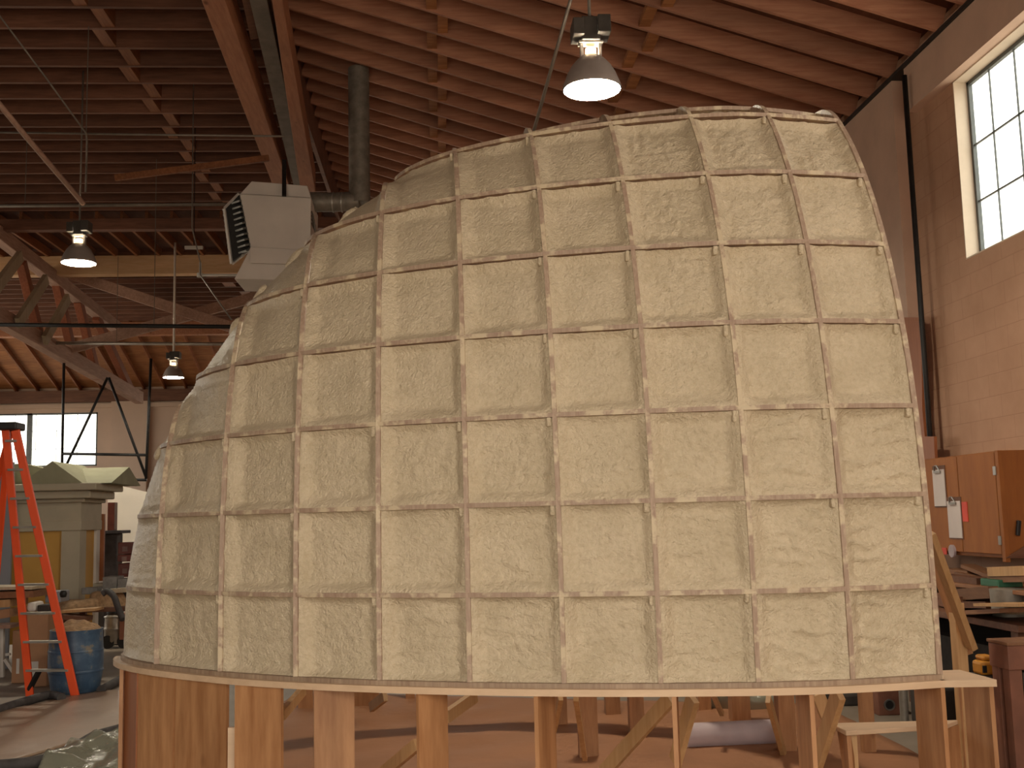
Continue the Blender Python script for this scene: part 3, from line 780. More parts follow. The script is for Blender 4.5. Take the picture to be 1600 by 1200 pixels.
brace((440, 1118), -1.1, (474, 1078), -.8, .05); brace((1055, 1190), -1.2, (1083, 1090), -1.4, .08); brace((1276, 1190), -1.3, (1311, 1082), -1.6, .09)
brace((1278, 1085), -.6, (1292, 1120), -.6, .07); brace((900, 1092), -.3, (914, 1186), .5, .03, .03); brace((580, 1105), .6, (602, 1088), .4, .06); brace((866, 1140), .6, (876, 1090), .3, .04)
brace((1200, 1092), .3, (1225, 1180), .7, .06); brace((1114, 1085), .9, (1128, 1116), 1.2, .03)
# back half of the ring, carried by the rear legs
bo = []; bi = []
for k in range(61):
    th = PI * k / 60; cx_ = -1.8
    bo.append((cx_ + 2.1 * math.cos(th), .05 + 2.1 * math.sin(th))); bi.append((cx_ + 1.8 * math.cos(th), .05 + 1.8 * math.sin(th)))
mb = MB(); n = 61
vs = [(x, y, ZT) for x, y in bo] + [(x, y, zl) for x, y in bo] + [(x, y, zl) for x, y in bi] + [(x, y, ZT) for x, y in bi]; fs = []
for k in range(n - 1):
    for a in range(4):
        b = (a + 1) % 4; fs.append((a * n + k, a * n + k + 1, b * n + k + 1, b * n + k))
fs += [(0, n, 2 * n, 3 * n), (n - 1, 4 * n - 1, 3 * n - 1, 2 * n - 1)]
mb.add(vs, fs).build('rear_plate', 'ply_pale', plat, smooth='auto')

# step stool inside the platform
sy = at(1470, 1143, 2, .62)[1]
st = thing('step_stool', 'low plywood step stool standing inside the platform at right', 'stool', tuple(at(1400, 1143, 2, .62)))
zs = .60
s0 = at(1322, 1150, 2, zs); s1 = at(1478, 1140, 2, zs); s2 = at(1497, 1132, 2, zs); s3 = at(1297, 1137, 2, zs)
MB().prism([s0, s1, s2, s3], (0, 0, .022)).build('tread', 'ply_pale', st, bevel=.004)
MB().prism([(s0.x + .01, s0.y + .02, zs), (s3.x + .03, s3.y - .01, zs), (s3.x + .14, s3.y - .01, 0), (s0.x + .02, s0.y + .02, 0)], (.02, 0, 0)).build('side', 'ply_face', st)
MB().prism([(s1.x - .03, s1.y + .02, zs), (s2.x - .02, s2.y - .01, zs), (s2.x - .02, s2.y - .01, 0), (s1.x - .03, s1.y + .02, 0)], (.02, 0, 0)).build('side', 'ply_face', st)
MB().box((s0.x + .03, s0.y + .05, 0.04), (s0.x + .07, s0.y + .07, zs)).build('leg', 'lumber', st)
MB().box((s0.x + .03, s3.y - .03, .22), (s1.x - .03, s3.y - .01, .30)).build('stretcher', 'lumber', st)

# ================================================================== FLOOR COVERINGS
def sheet(name, label, poly_fn, nu, nv, mat, amp, z0=.006, cat='sheet', sc_=2.5, kind=None):
    P = []; Q = []
    for a in range(nv + 1):
        rw = []
        for b in range(nu + 1):
            p = poly_fn(b / nu, a / nv); h = z0 + amp * max(0, .5 + .8 * NZ.noise(V((p[0] * sc_, p[1] * sc_, 3.3))))
            rw.append(V((p[0], p[1], h)))
        P.append(rw); Q.append([V((p.x, p.y, .002)) for p in rw])
    o = MB().slab(P, Q).build(name, mat, smooth=True); return tag(o, label, cat)
def quad(a, b, c, d): 
    a, b, c, d = [V(p) for p in (a, b, c, d)]
    return lambda u, v: (a.lerp(b, u)).lerp(d.lerp(c, u), v)
sheet('floor_paper', 'pinkish brown paper covering the floor under the dome platform', quad((-4.3, -2.6, 0), (.9, -2.6, 0), (1.0, 2.5, 0), (-3.6, 4.2, 0)), 60, 60, 'kraft', .03)
fl0 = at(-60, 1130, 2, 0); fl1 = at(95, 1088, 2, 0); fl2 = at(186, 1081, 2, 0); fl3 = at(190, 1140, 2, 0); fl4 = at(-60, 1215, 2, 0)
sheet('floor_paper', 'dusty brown floor paper at lower left between two dark hoses', lambda u, v: (V(fl4).lerp(V(fl3), u)).lerp(V(fl0).lerp(V(fl2), u) + V((0, .35, 0)) * math.sin(PI * u) , v), 40, 24, 'kraft2', .02, .01)
sheet('plastic_film', 'crumpled clear plastic film on the floor at the lower left corner', quad(at(60, 1210, 2, 0), at(240, 1215, 2, 0), at(215, 1150, 2, 0), at(110, 1178, 2, 0)), 46, 30, 'film', .13, .02, 'plastic sheet', 5)
sheet('plastic_film', 'crumpled clear plastic film behind the legs at right', quad(at(1108, 1112, 2, 0), at(1225, 1112, 2, 0), at(1235, 1066, 2, 0), at(1100, 1066, 2, 0)), 46, 34, 'film', .30, .02, 'plastic sheet', 4)
def hose(name, label, pts, r, mat='rubber', cat='hose'):
    P = []; n = len(pts)
    pts = [V(p) for p in pts]
    for k in range(n - 1):
        p0, p1, p2, p3 = pts[max(k - 1, 0)], pts[k], pts[k + 1], pts[min(k + 2, n - 1)]
        for t in range(8):
            s = t / 8
            P.append(.5 * ((2 * p1) + (p2 - p0) * s + (2 * p0 - 5 * p1 + 4 * p2 - p3) * s * s + (3 * p1 - p0 - 3 * p2 + p3) * s ** 3))
    P.append(pts[-1])
    return tag(MB().tube(P, r, 12).build(name, mat, smooth='auto'), label, cat)
fh = lambda x, y, z=.04: at(x, y, 2, z)
hose('foam_hose', 'dark hose curving along the far edge of the floor paper', [fh(-30, 1118), fh(20, 1102), fh(60, 1090), fh(80, 1086), fh(96, 1090)], .042)
hose('foam_hose', 'dark hose lying in front of the dusty floor paper at lower left', [fh(-20, 1198), fh(60, 1190), fh(110, 1172), fh(145, 1152), fh(185, 1140), fh(215, 1130)], .042)
hose('foam_hose', 'short dark hose end between the blue drum and the dome', [fh(158, 1078), fh(170, 1072), fh(184, 1064), fh(200, 1058)], .045)
rl = MB().tube([at(1071, 1150, 2, .09), at(1225, 1143, 2, .09)], .088, 18)
tag(rl.build('film_roll', 'lilac', smooth='auto'), 'pale lilac roll lying on the floor behind the platform legs', 'roll')

# ================================================================== LEFT SIDE CLUTTER
# orange step ladder
f1 = at(47, 1090, 2, 0); f2 = at(118, 1090, 2, 0); tz = 10.75
t1 = atd(9, 672, tz); t2 = atd(24, 672, tz)
lad = thing('step_ladder', 'orange fibreglass step ladder standing at the left edge', 'ladder', tuple((f1 + f2) / 2))
MB().bar(f1, t1, .075, .035, (0, 1, 0)).build('rail', 'orange', lad, bevel=.006)
MB().bar(f2, t2, .080, .035, (0, 1, 0)).build('rail', 'orange', lad, bevel=.006)
r1 = at(-95, 1070, 2, 0); r2 = at(-20, 1075, 2, 0)
MB().bar(r1, atd(17, 674, tz + .12), .06, .03, (0, 1, 0)).build('rail', 'orange', lad, bevel=.006)
MB().bar(r2, atd(14, 674, tz + .14), .06, .03, (0, 1, 0)).build('rail', 'orange', lad, bevel=.006)
for k in range(9):
    s = .103 + k * .107
    a = f1.lerp(t1, s); b = f2.lerp(t2, s)
    MB().bar(a, b, .075, .022, (0, 0, 1)).build('rung', 'alu', lad)
c0 = atd(-4, 667, tz); c1 = atd(30, 667, tz)
MB().box((c0.x, c0.y - .09, c0.z - .035), (c1.x, c0.y + .16, c0.z + .04)).build('top_cap', 'black', lad, bevel=.015)
MB().bar(f1.lerp(t1, .03), f1.lerp(t1, .10) + (f2 - f1) * .25, .05, .03).build('corner_brace', 'black', lad)

# blue drum with waste
dc = at(104, 1087, 2, 0); dz = (dc - CAM).dot(CF); dc.y += .26
dr = thing('plastic_drum', 'scuffed blue plastic drum full of brown scraps behind the ladder', 'drum', tuple(dc))
R = 42 * dz / FPX; H = at(119, 985, 1, dc.y - R * .6)[2]
MB().lathe(dc, [(0, .0), (R * .80, 0), (R * .88, .03), (R * .97, H * .28), (R * 1.0, H * .45), (R * 1.0, H * .62), (R * .97, H * .8), (R * .95, H * .97), (R * .97, H), (R * .90, H), (R * .90, H - .08), (0, H - .08)], 36).build('body', 'drum', dr, smooth='auto')
bd = MB()
for h in (.34, .66): bd.lathe(dc, [(R * .99, H * h - .015), (R * 1.015, H * h), (R * .99, H * h + .015)], 36)
bd.build('hoop', 'drum', dr, smooth=True)
g = []
for a in range(15):
    rw = []
    for b in range(25):
        rr = R * .93 * a / 14; th = 2 * PI * b / 24
        p = V((dc.x + rr * math.cos(th), dc.y + rr * math.sin(th), H - .02 + .11 * (1 - (a / 14) ** 2)))
        p.z += .05 * NZ.noise(p * 9); rw.append(p)
    g.append(rw)
tag(MB().grid(g).build('scrap_heap', 'burlap', smooth=False), 'brown paper and sawdust scraps heaped in the blue drum', 'scraps', None, 'stuff')

def boxed(name, label, cat, x0, y0, x1, y1, Z, dep, mat, bevel=.004, ground=False):
    p = atd(x0, y1, Z); q = atd(x1, y0, Z); yy = p.y
    p = at(x0, y1, 1, yy); q = at(x1, y0, 1, yy)
    lo = (p.x, yy, 0 if ground else p.z); hi = (q.x, yy + dep, q.z)
    return tag(MB().box(lo, hi).build(name, mat, bevel=bevel), label, cat)
# cardboard cartons
def carton(label, x0, y0, x1, y1, Z, dep):
    p = atd(x0, y1, Z); yy = p.y; q = at(x1, y0, 1, yy); p = at(x0, y1, 1, yy)
    t = thing('cardboard_box', label, 'box', (p.x, yy, 0))
    MB().box((p.x, yy, 0.0), (q.x, yy + dep, q.z)).build('body', 'card', t, bevel=.004)
    MB().box((p.x + .02, yy - .004, q.z - .03), (q.x - .02, yy + .0, q.z - .022)).build('tape', 'burlap', t)
    MB().box((p.x + .05, yy - .004, .10), (p.x + (q.x - p.x) * .6, yy, .26)).build('shipping_label', 'white', t)
    return t
carton('tall brown cardboard box behind the ladder rungs', 40, 957, 75, 1052, 11.6, .35)
carton('darker cardboard box at the left of the tall box behind the ladder', 18, 985, 40, 1050, 11.9, .35)

# facade model: yellow panels, pilaster, cornice and little pediment roof
FZ = 13.6
fc = atd(122, 940, FZ); yf = fc.y
fx = lambda x, y=850: at(x, y, 1, yf)[0]
fzz = lambda y, x=80: at(x, y, 1, yf)[2]
fa = thing('facade_model', 'yellow and greige model of a classical facade with pediment', 'model building', (fx(80), yf, 0))
xl_, xr_ = fx(-40), fx(122)
dp = .75
MB().box((xl_, yf, .25), (xr_, yf + dp, fzz(830))).build('wall_panel', 'yellow', fa)
MB().box((fx(97), yf - .03, .25), (xr_ + .03, yf + .22, fzz(830))).build('pilaster', 'greygreen', fa)
MB().box((xr_ - .02, yf + dp - .12, .25), (xr_ + .035, yf + dp + .02, fzz(800))).build('pilaster', 'white', fa)
MB().box((xl_, yf - .05, fzz(830)), (xr_ + .05, yf + dp + .05, fzz(814))).build('architrave', 'greygreen', fa, bevel=.01)
MB().box((xl_, yf - .04, fzz(814)), (xr_ + .04, yf + dp + .05, fzz(786))).build('frieze', 'greygreen', fa)
cn = MB()
for a, b, o in ((786, 780, .10), (780, 768, .20), (768, 757, .30)):
    cn.box((xl_, yf - o, fzz(a)), (xr_ + o, yf + dp + o * .4, fzz(b)))
cn.build('cornice', 'greygreen', fa, bevel=.015)
ap = at(85, 721, 1, yf - .2)
zb_ = fzz(757)
MB().prism([(fx(42), yf - .28, zb_), (fx(138), yf - .28, zb_), (ap.x, yf - .28, ap.z)], (0, dp + .5, 0)).build('pediment', 'greenfoam', fa)
xg0 = fx(88); xg1 = fx(176)
rz = at(170, 728, 1, yf + .3)[2]
MB().prism([(xg0, yf - .1, zb_), (xg0, yf + dp + .5, zb_), (xg0, yf + dp * .5 + .3, rz)], (xg1 - xg0, 0, 0)).build('side_roof', 'greenfoam', fa)
MB().prism([(xl_, yf + .5, zb_), (fx(36), yf + .5, zb_), (fx(70), yf + .5, fzz(735)), (fx(10), yf + .5, fzz(720)), (xl_, yf + .5, fzz(720))], (0, .3, 0)).build('rear_roof', 'greenfoam', fa)
boxed('panel', 'blue grey panel standing at the left edge behind the ladder', 'panel', -40, 722, 21, 935, 13.2, .05, 'bluegrey', .004, True)
# dark opening post, pedestal, white board behind
boxed('wooden_post', 'brown wooden board standing beside the yellow facade', 'board', 149, 803, 163, 908, 14.6, .06, 'boardred', .004)
pd = thing('pedestal', 'dark column pedestal with a flat cap in front of the white board', 'pedestal', tuple(atd(171, 910, 15.7)))
p0 = atd(163, 905, 15.7); yy = p0.y
X_ = lambda x, y=870: at(x, y, 1, yy)[0]
Z_ = lambda y, x=170: at(x, y, 1, yy)[2]
MB().box((X_(163), yy, 0), (X_(182), yy + .3, Z_(834))).build('shaft', 'darkstone', pd, bevel=.01)
MB().box((X_(161), yy - .08, Z_(834)), (X_(192), yy + .38, Z_(829))).build('cap', 'darkstone', pd, bevel=.005)
MB().box((X_(165), yy + .05, Z_(829)), (X_(176), yy + .2, Z_(785))).build('upper_post', 'darkred', pd, bevel=.005)
wy = yy + .9
wa = [at(168, 754, 1, wy), at(234, 770, 1, wy), at(226, 1000, 1, wy), at(170, 1000, 1, wy)]
wa[2].z = 0; wa[3].z = 0
tag(MB().prism(wa, (0, .03, 0)).build('white_board', 'sheetwhite'), 'bright white board tilted behind the dark pedestal', 'board')
for (a, b, c, d, txt) in ((184, 847, 212, 866, 'dark red drawer case with a brass catch, uppermost of three beside the dome'), (183, 866, 212, 878, 'narrow dark red drawer case, middle one of three beside the dome'), (184, 880, 212, 902, 'dark red drawer case with a catch, lowest of three beside the dome')):
    p = atd(a, d, 14.0); yy2 = p.y; q = at(c, b, 1, yy2); p = at(a, d, 1, yy2)
    t = thing('drawer_case', txt, 'case', tuple(p))
    MB().box((p.x, yy2, p.z), (q.x, yy2 + .4, q.z)).build('body', 'darkred', t, bevel=.01)
    MB().box((p.x + .06, yy2 - .015, (p.z + q.z) / 2 - .04), (p.x + .12, yy2, (p.z + q.z) / 2 + .02)).build('catch', 'tin', t)
for (a, b, c, d, txt, mt) in ((160, 901, 183, 921, 'grey concrete block beneath the dark pedestal', 'greyblock'), (183, 904, 206, 921, 'grey concrete block touching the dome edge beside another block', 'greyblock')):
    boxed('concrete_block', txt, 'block', a, b, c, d, 13.2, .3, mt, .008)
boxed('dark_crate', 'dark crate on the table beneath the grey concrete blocks', 'crate', 160, 921.5, 208, 948, 13.2, .32, 'darkcloth', .01)
# table of stored goods that carries the clutter
tb_ = thing('work_table', 'low work table crowded with sacks and boards behind the drum', 'table', tuple(atd(140, 1000, 12.6)))
ty = atd(140, 960, 12.6).y; zt = at(140, 950, 1, ty)[2]
tx0 = at(82, 950, 1, ty)[0]; tx1 = at(212, 950, 1, ty)[0]
MB().box((tx0, ty, zt - .05), (tx1, ty + .9, zt)).build('table_top', 'bench', tb_)
for xx in (tx0 + .05, tx1 - .08):
    for y_ in (ty + .22, ty + .8): MB().box((xx, y_, 0), (xx + .07, y_ + .07, zt - .05)).build('leg', 'bench', tb_)
def sack(label, x, y, w, h, Z, seed, mat='burlap'):
    c = atd(x, y, Z); w = w * Z / FPX / 2; h = h * Z / FPX
    g = []
    for a in range(13):
        rw = []
        for b in range(22):
            th = 2 * PI * b / 21; ph = PI / 2 * a / 12
            p = V((w * math.cos(th) * math.cos(ph) ** .6, .8 * w * math.sin(th) * math.cos(ph) ** .6, h * math.sin(ph) ** .9))
            nn = 1 + .28 * NZ.noise(p * 6 + V((seed, 0, 0))); rw.append(c + V((p.x * nn, p.y * nn, p.z * nn)))
        g.append(rw)
    return tag(MB().grid(g).build('burlap_sack', mat, smooth=True), label, 'sack')
sack('folded brown sack on the table, under the larger heap', 122, 951, 66, 16, 12.7, 1)
sack('large heap of brown burlap beside the dome', 165, 948, 62, 26, 12.9, 2)
tag(MB().bar(atd(88, 956, 12.3), atd(156, 951, 12.3), .25, .03).build('plank', 'lumber'), 'pale plank edge in front of the sacks', 'plank')
tag(MB().bar(atd(90, 962, 12.2), atd(140, 966, 12.2), .2, .05).build('plank', 'bench'), 'dark reddish plank under the pale plank edge', 'plank')
boxed('concrete_block', 'small grey block lying on the burlap sacks', 'block', 127, 918, 152, 929, 13.0, .2, 'greyblock', .008)
boxed('stone_slab', 'pale slab lying beside the small grey block', 'slab', 145, 911, 168, 920, 13.3, .2, 'greygreen', .01)
tag(MB().bar(atd(168, 924, 12.9), atd(203, 921, 12.9), .2, .05).build('plank', 'pale_board'), 'pale plank below the grey concrete blocks', 'plank')
hose('vacuum_hose', 'dark ribbed hose arching over the table beside the dome', [atd(160, 928, 12.4), atd(168, 924, 12.4), atd(178, 932, 12.3), atd(184, 948, 12.2), atd(192, 968, 12.1)], .035)
# shop vacuum
vc = at(179, 1012, 2, 0); vz = (vc - CAM).dot(CF)
vt = thing('shop_vacuum', 'grey shop vacuum tank on wheels between the drum and the dome', 'vacuum', tuple(vc))
vr = 15 * vz / FPX
vh = at(178, 958, 1, vc.y)[2]
MB().lathe(vc, [(0, .06), (vr, .06), (vr * 1.05, .1), (vr * 1.05, vh * .55), (vr * 1.1, vh * .58), (vr * 1.05, vh * .62), (vr, vh * .92), (vr * .6, vh), (0, vh)], 24).build('tank', 'vac', vt, smooth='auto')
MB().lathe(vc + V((0, 0, vh)), [(vr * .85, 0), (vr * .8, .10), (vr * .4, .14), (0, .15)], 20).build('motor_head', 'black', vt, smooth='auto')
bn = MB()
for h in (.56, .90): bn.lathe(vc, [(vr * 1.07, vh * h - .012), (vr * 1.12, vh * h), (vr * 1.07, vh * h + .012)], 24)
bn.build('clamp_band', 'chrome', vt, smooth=True)
for dx in (-.10, .12):
    MB().lathe(vc + V((dx + .04, -vr * .8, .09)), [(0, -.03), (.09, -.03), (.09, .03), (0, .03)], 18, (0, 1, 0)).build('wheel', 'black', vt, smooth='auto')
MB().box((vc.x - vr * .9, vc.y - vr * .7, .04), (vc.x + vr * 1.2, vc.y + vr * .7, .10)).build('base', 'black', vt)
boxed('brown_crate', 'brown crate beside the shop vacuum, partly behind the dome', 'crate', 186, 958, 215, 1000, 15.0, .4, 'brownbox', .01)
boxed('tool_bag', 'dark bundle of tools behind the shop vacuum', 'bag', 150, 950, 205, 990, 17.0, .4, 'darkcloth', .04, True)

# boards piled at the far left
for k, (a, y0, b, y1, th, mt, txt) in enumerate(((-40, 918, 64, 917, .03, 'pale_board', 'pale narrow strip lying across the ladder at left'), (-40, 930, 66, 926, .07, 'bench_lat', 'brown board under the pale strip at the left edge'),
        (-40, 944, 30, 940, .08, 'lumber', 'thick light board at the left edge under the brown board'), (-40, 966, 30, 955, .09, 'card', 'brown flat pack at the left edge above the stool'))):
    tag(MB().bar(atd(a, y0, 12.0), atd(b, y1, 12.0), .45, th).build('board', mt), txt, 'board')
boxed('plastic_tub', 'pale bluish tub on the boards behind the ladder', 'tub', 70, 924, 95, 942, 12.2, .3, 'bluegrey', .01)
boxed('grey_case', 'dark grey case above the tall cardboard box', 'case', 58, 945, 77, 956, 11.65, .25, 'darkcloth', .01)
boxed('foil_bag', 'crinkled pale bag on top of the tall cardboard box', 'bag', 41, 941, 57, 956, 11.65, .25, 'white', .03)
tag(MB().lathe(atd(99, 928, 12.0), [(0, -.04), (.03, -.035), (.04, 0), (.03, .035), (0, .04)], 14).build('knob', 'black', smooth=True), 'small black knob standing beside the bluish tub', 'knob')
# white stool at the left edge
sl = thing('white_stool', 'paint-splashed stool with splayed legs at the left edge', 'stool', tuple(at(5, 1060, 2, 0)))
s_ = at(2, 1058, 2, 0); zs_ = at(10, 975, 1, s_.y)[2]
MB().box((s_.x - .30, s_.y - .15, zs_ - .04), (s_.x + .14, s_.y + .2, zs_)).build('seat', 'truss', sl, bevel=.006)
for (a, b) in (((4, 980), (4, 1062)), ((8, 1030), (25, 1055)), ((-20, 980), (-26, 1062))):
    MB().bar(at(*a, 1, s_.y), at(*b, 1, s_.y), .035, .05, (0, 1, 0)).build('leg', 'white', sl)
MB().bar(at(-20, 1027, 1, s_.y + .05), at(16, 1022, 1, s_.y + .05), .03, .03).build('stretcher', 'white', sl)

# ================================================================== RIGHT SIDE
# wall cupboard
XC = 2.26
cy1 = at(1563, 780, 0, XC)[1]
czt = at(1563, 703, 0, XC)[2]; czb = at(1563, 872, 0, XC)[2]
cyf = cy1 + 2.6
cab = thing('wall_cupboard', 'varnished plywood wall cupboard beside the dome under the window', 'cupboard', (XW - .3, cy1, czb))
MB().box((XC + .022, cy1, czb), (XW - .002, cyf, czt)).build('body', 'cabinet', cab, bevel=.004)
yd = at(1499, 780, 0, XC)[1]; ye = at(1558, 780, 0, XC)[1]
for (ya, yb2) in ((ye, yd - .006), (yd + .006, yd + .62)):
    d = MB().box((XC, ya, czb + .03), (XC + .02, yb2, czt - .012)).build('door', 'cabinet', cab, bevel=.003)
    if ya == ye:
        for zz in (czt - .16, czb + .14): MB().box((XC - .008, ya - .025, zz - .035), (XC + .004, ya + .02, zz + .035)).build('hinge', 'chrome', d)
MB().box((XC + .0, cy1 - .012, czb - .03), (XC + .04, ye - .01, czt)).build('face_frame', 'cabinet', cab, bevel=.003)
ysd = cy1 - .004
MB().prism([at(1570, 872, 1, ysd), at(1600, 853, 1, ysd), at(1625, 840, 1, ysd), at(1630, 872, 1, ysd)], (0, -.02, 0)).build('side_gusset', 'bench', cab)
hb = at(1590, 825, 1, ysd)
MB().bar(V((hb.x, ysd - .03, hb.z + .06)), V((hb.x - .02, ysd - .03, hb.z - .06)), .03, .03).build('handle', 'black', cab, bevel=.006)
def clip(label, x0, y0, x1, y1, seed):
    p = at(x0, y0, 0, XC - .012); q = at(x1, y0, 0, XC - .012); h = p.z - at((x0 + x1) / 2, y1, 0, XC - .012).z
    ya, yb2 = sorted((p.y, q.y)); zt_ = (p.z + q.z) / 2
    t = thing('clipboard', label, 'clipboard', (XC, ya, zt_ - h))
    MB().box((XC - .006, ya - .012, zt_ - h - .01), (XC - .001, yb2 + .005, zt_ + .03)).build('backing_board', 'bench', t)
    MB().box((XC - .011, ya, zt_ - h), (XC - .006, yb2, zt_ - .005)).build('paper', 'paper', t)
    ym = (ya + yb2) / 2
    m_ = MB().box((XC - .026, ym - .06, zt_ - .035), (XC - .010, ym + .06, zt_ - .015)); m_.tube([(XC - .02, ym - .055, zt_ - .02), (XC - .03, ym - .02, zt_ + .03), (XC - .03, ym + .02, zt_ + .03), (XC - .02, ym + .055, zt_ - .02)], .006, 6)
    m_.build('clip', 'chrome', t)
clip('clipboard with white paper hung on the cupboard, the higher one near the dome', 1456, 733, 1474, 790, 1)
clip('clipboard with curling white paper hung on the cupboard, the lower one', 1479, 782, 1499, 840, 2)
def decal(name, label, x0, y0, x1, y1, mat):
    p = at(x0, y1, 0, XC - .002); q = at(x1, y0, 0, XC - .002)
    tag(MB().box((XC - .006, min(p.y, q.y), p.z), (XC - .0005, max(p.y, q.y), q.z)).build(name, mat), label, 'sticker')
decal('red_sticker', 'small red sticker at the foot of the cupboard door', 1473, 856, 1479, 866, 'red')
tg = at(1488, 861, 0, XC - .01)
tag(MB().lathe(tg, [(0, -.01), (.055, -.01), (.055, .01), (0, .01)], 20, (1, 0, 0)).build('round_tag', 'lilac', smooth='auto'), 'round grey tag at the foot of the cupboard door', 'tag')
decal('red_pull', 'red strip pull between the two cupboard doors', 1505, 784, 1511, 815, 'red')
# boards fixed to the wall behind the dome
def wallboard(label, pts, xx, mat='boardred'):
    q = [at(x, y, 0, xx) for x, y in pts]
    tag(MB().prism(q, (.03, 0, 0)).build('wall_board', mat), label, 'board')
wallboard('upright orange-brown board on the wall behind the dome edge', ((1405, 496), (1436, 496), (1440, 552), (1441, 640), (1448, 720), (1410, 730)), XP - .04)
wallboard('short orange-brown board below the taller board on the wall', ((1438, 682), (1459, 682), (1461, 720), (1440, 720)), XP - .09)

# bench with lumber
XB = 1.75
by0 = at(1600, 965, 0, XB)[1]
bt = thing('work_bench', 'dark wooden work bench under the cupboard loaded with lumber', 'bench', (2.3, 5, 0))
zbt = at(1560, 972, 0, XB)[2]
yb0 = max(.62, at(1640, 980, 0, XB)[1]); yb1 = yb0 + 5.5
MB().box((XB, yb0, zbt - .05), (XW - .01, yb1, zbt)).build('bench_top', 'bench', bt, bevel=.005)
zsh = at(1540, 917, 0, XB + .25)[2]
MB().box((XB + .25, yb0, zsh - .03), (XW - .01, yb1, zsh)).build('upper_shelf', 'bench_lat', bt, bevel=.004)
for yy_ in (yb0 + .1, yb0 + 1.9, yb0 + 4.2): MB().box((XB + .05, yy_, 0), (XB + .15, yy_ + .1, zbt - .05)).build('leg', 'bench', bt)
for yy_ in (yb0 + 1.35, yb0 + 4.6): MB().box((XB + .3, yy_, zbt), (XW - .02, yy_ + .03, zsh - .03)).build('shelf_divider', 'bench', bt)
MB().box((XB + .45, yb0, .02), (XW - .02, yb1, zbt - .3)).build('lower_panel', 'darkcloth', bt)
rnd = random.Random(5)
lum = []
def lumber(label, a, b, w_, h_, mat, Xp):
    p = at(a[0], a[1], 0, Xp); q = at(b[0], b[1], 0, Xp)
    base = zsh if max(p.z, q.z) > zsh - .02 else zbt
    p.z = max(p.z, base + h_ / 2 + .002); q.z = max(q.z, base + h_ / 2 + .002)
    tag(MB().bar(p, q, w_, h_).build('lumber_board', mat), label, 'board')
lumber('long reddish board slanting down over the top of the lumber pile', (1512, 884), (1568, 906), .12, .03, 'bench_lat', XB + .5)
lumber('lower reddish board slanting beside the longer slanting one', (1500, 896), (1560, 912), .10, .03, 'bench_lat', XB + .45)
lumber('pale square-ended board under the cupboard at the right edge', (1556, 893), (1625, 891), .14, .07, 'lumber', XB + .4)
lumber('brown board under the pale square-ended board', (1558, 903), (1625, 901), .16, .07, 'bench_lat', XB + .42)
lumber('flat brown board lying lowest on the upper shelf', (1488, 908), (1545, 910), .2, .05, 'bench', XB + .4)
lumber('thick brown board at the back of the upper shelf', (1488, 902), (1530, 904), .2, .08, 'bench_lat', XB + .55)
lumber('short board under the upper shelf near the leaning brace', (1492, 930), (1560, 925), .15, .09, 'bench_lat', XB + .3)
lumber('dark board at the bottom of the pigeonhole under the shelf', (1500, 952), (1560, 945), .2, .05, 'bench', XB + .3)
lumber('pale board poking out over the bench edge', (1520, 957), (1600, 953), .35, .03, 'bench_lat', XB + .1)
lumber('tan board resting on top of the boards at the bench edge', (1552, 944), (1625, 945), .3, .02, 'lumber', XB + .05)
lumber('small light block on the bench at the right edge', (1580, 953), (1612, 953), .1, .06, 'pale_board', XB + .16)
lumber('offcut lying on the bench behind the leaning brace', (1470, 935), (1500, 950), .1, .1, 'bench', XB + .2)
p = at(1545, 911, 0, XB + .3)
tag(MB().box((p.x, p.y - .14, p.z - .03), (p.x + .2, p.y + .14, p.z + .03)).build('green_case', 'green', bevel=.01), 'small green case among the boards on the shelf', 'case')
p = at(1575, 930, 0, XB + .28); p.z = zbt + .112
tag(MB().lathe(p, [(0, -.11), (.12, -.11), (.13, .09), (0, .09)], 22).build('paint_bucket', 'galv', smooth='auto'), 'grey bucket under the shelf at the right edge', 'bucket')

# timber post and leaning brace beside the dome
bp = thing('support_post', 'upright timber post behind the platform end plate', 'post', tuple(at(1503, 1100, 2, 0)))
po = atd(1503, 1000, 6.9)
wp = 8 * 6.9 / FPX
MB().box((po.x - wp, po.y, 0), (po.x + wp, po.y + .09, at(1500, 942, 1, po.y)[2])).build('timber', 'lumber', bp, bevel=.003)
yq = po.y - .04
lb = MB(); lb.bar(at(1452, 832, 1, yq - .30), at(1518, 1012, 1, yq - .02), .04, .085, (0, 1, 0))
o_ = lb.build('leaning_brace', 'lumber', bevel=.003); tag(o_, 'leaning pine brace running from the dome edge down past the post', 'brace')
lb = MB(); lb.bar(at(1446, 838, 1, yq + .16), at(1511, 1022, 1, yq + .10), .04, .10, (0, 1, 0))
tag(lb.build('leaning_brace', 'ply_face', bevel=.003), 'second darker brace tight behind the leaning pine brace', 'brace')
# brown chest, yellow tool
bz = 6.6
p = atd(1551, 1200, bz); yy = p.y
x0 = at(1577, 1050, 1, yy)[0]; zt_ = at(1575, 1004, 1, yy)[2]
bc = thing('wooden_chest', 'brown wooden chest with a dusty top at the lower right edge', 'chest', (x0 + .4, yy, 0))
zm = at(1570, 1048, 1, yy)[2]
MB().box((x0, yy, zm), (x0 + .9, yy + .24, zt_ - .02)).build('drawer_box', 'brownbox', bc, bevel=.006)
MB().box((x0 - .005, yy - .01, zt_ - .02), (x0 + .9, yy + .25, zt_)).build('top', 'bench_lat', bc, bevel=.004)
for xx in (x0 + .01, x0 + .8): 
    for y_ in (yy + .02, yy + .15): MB().box((xx, y_, 0), (xx + .08, y_ + .08, zm)).build('leg', 'brownbox', bc)
MB().box((x0 + .1, yy + .03, .1), (x0 + .8, yy + .22, zm - .02)).build('lower_box', 'darkcloth', bc)
p = atd(1540, 1055, 7.1); yy = p.y
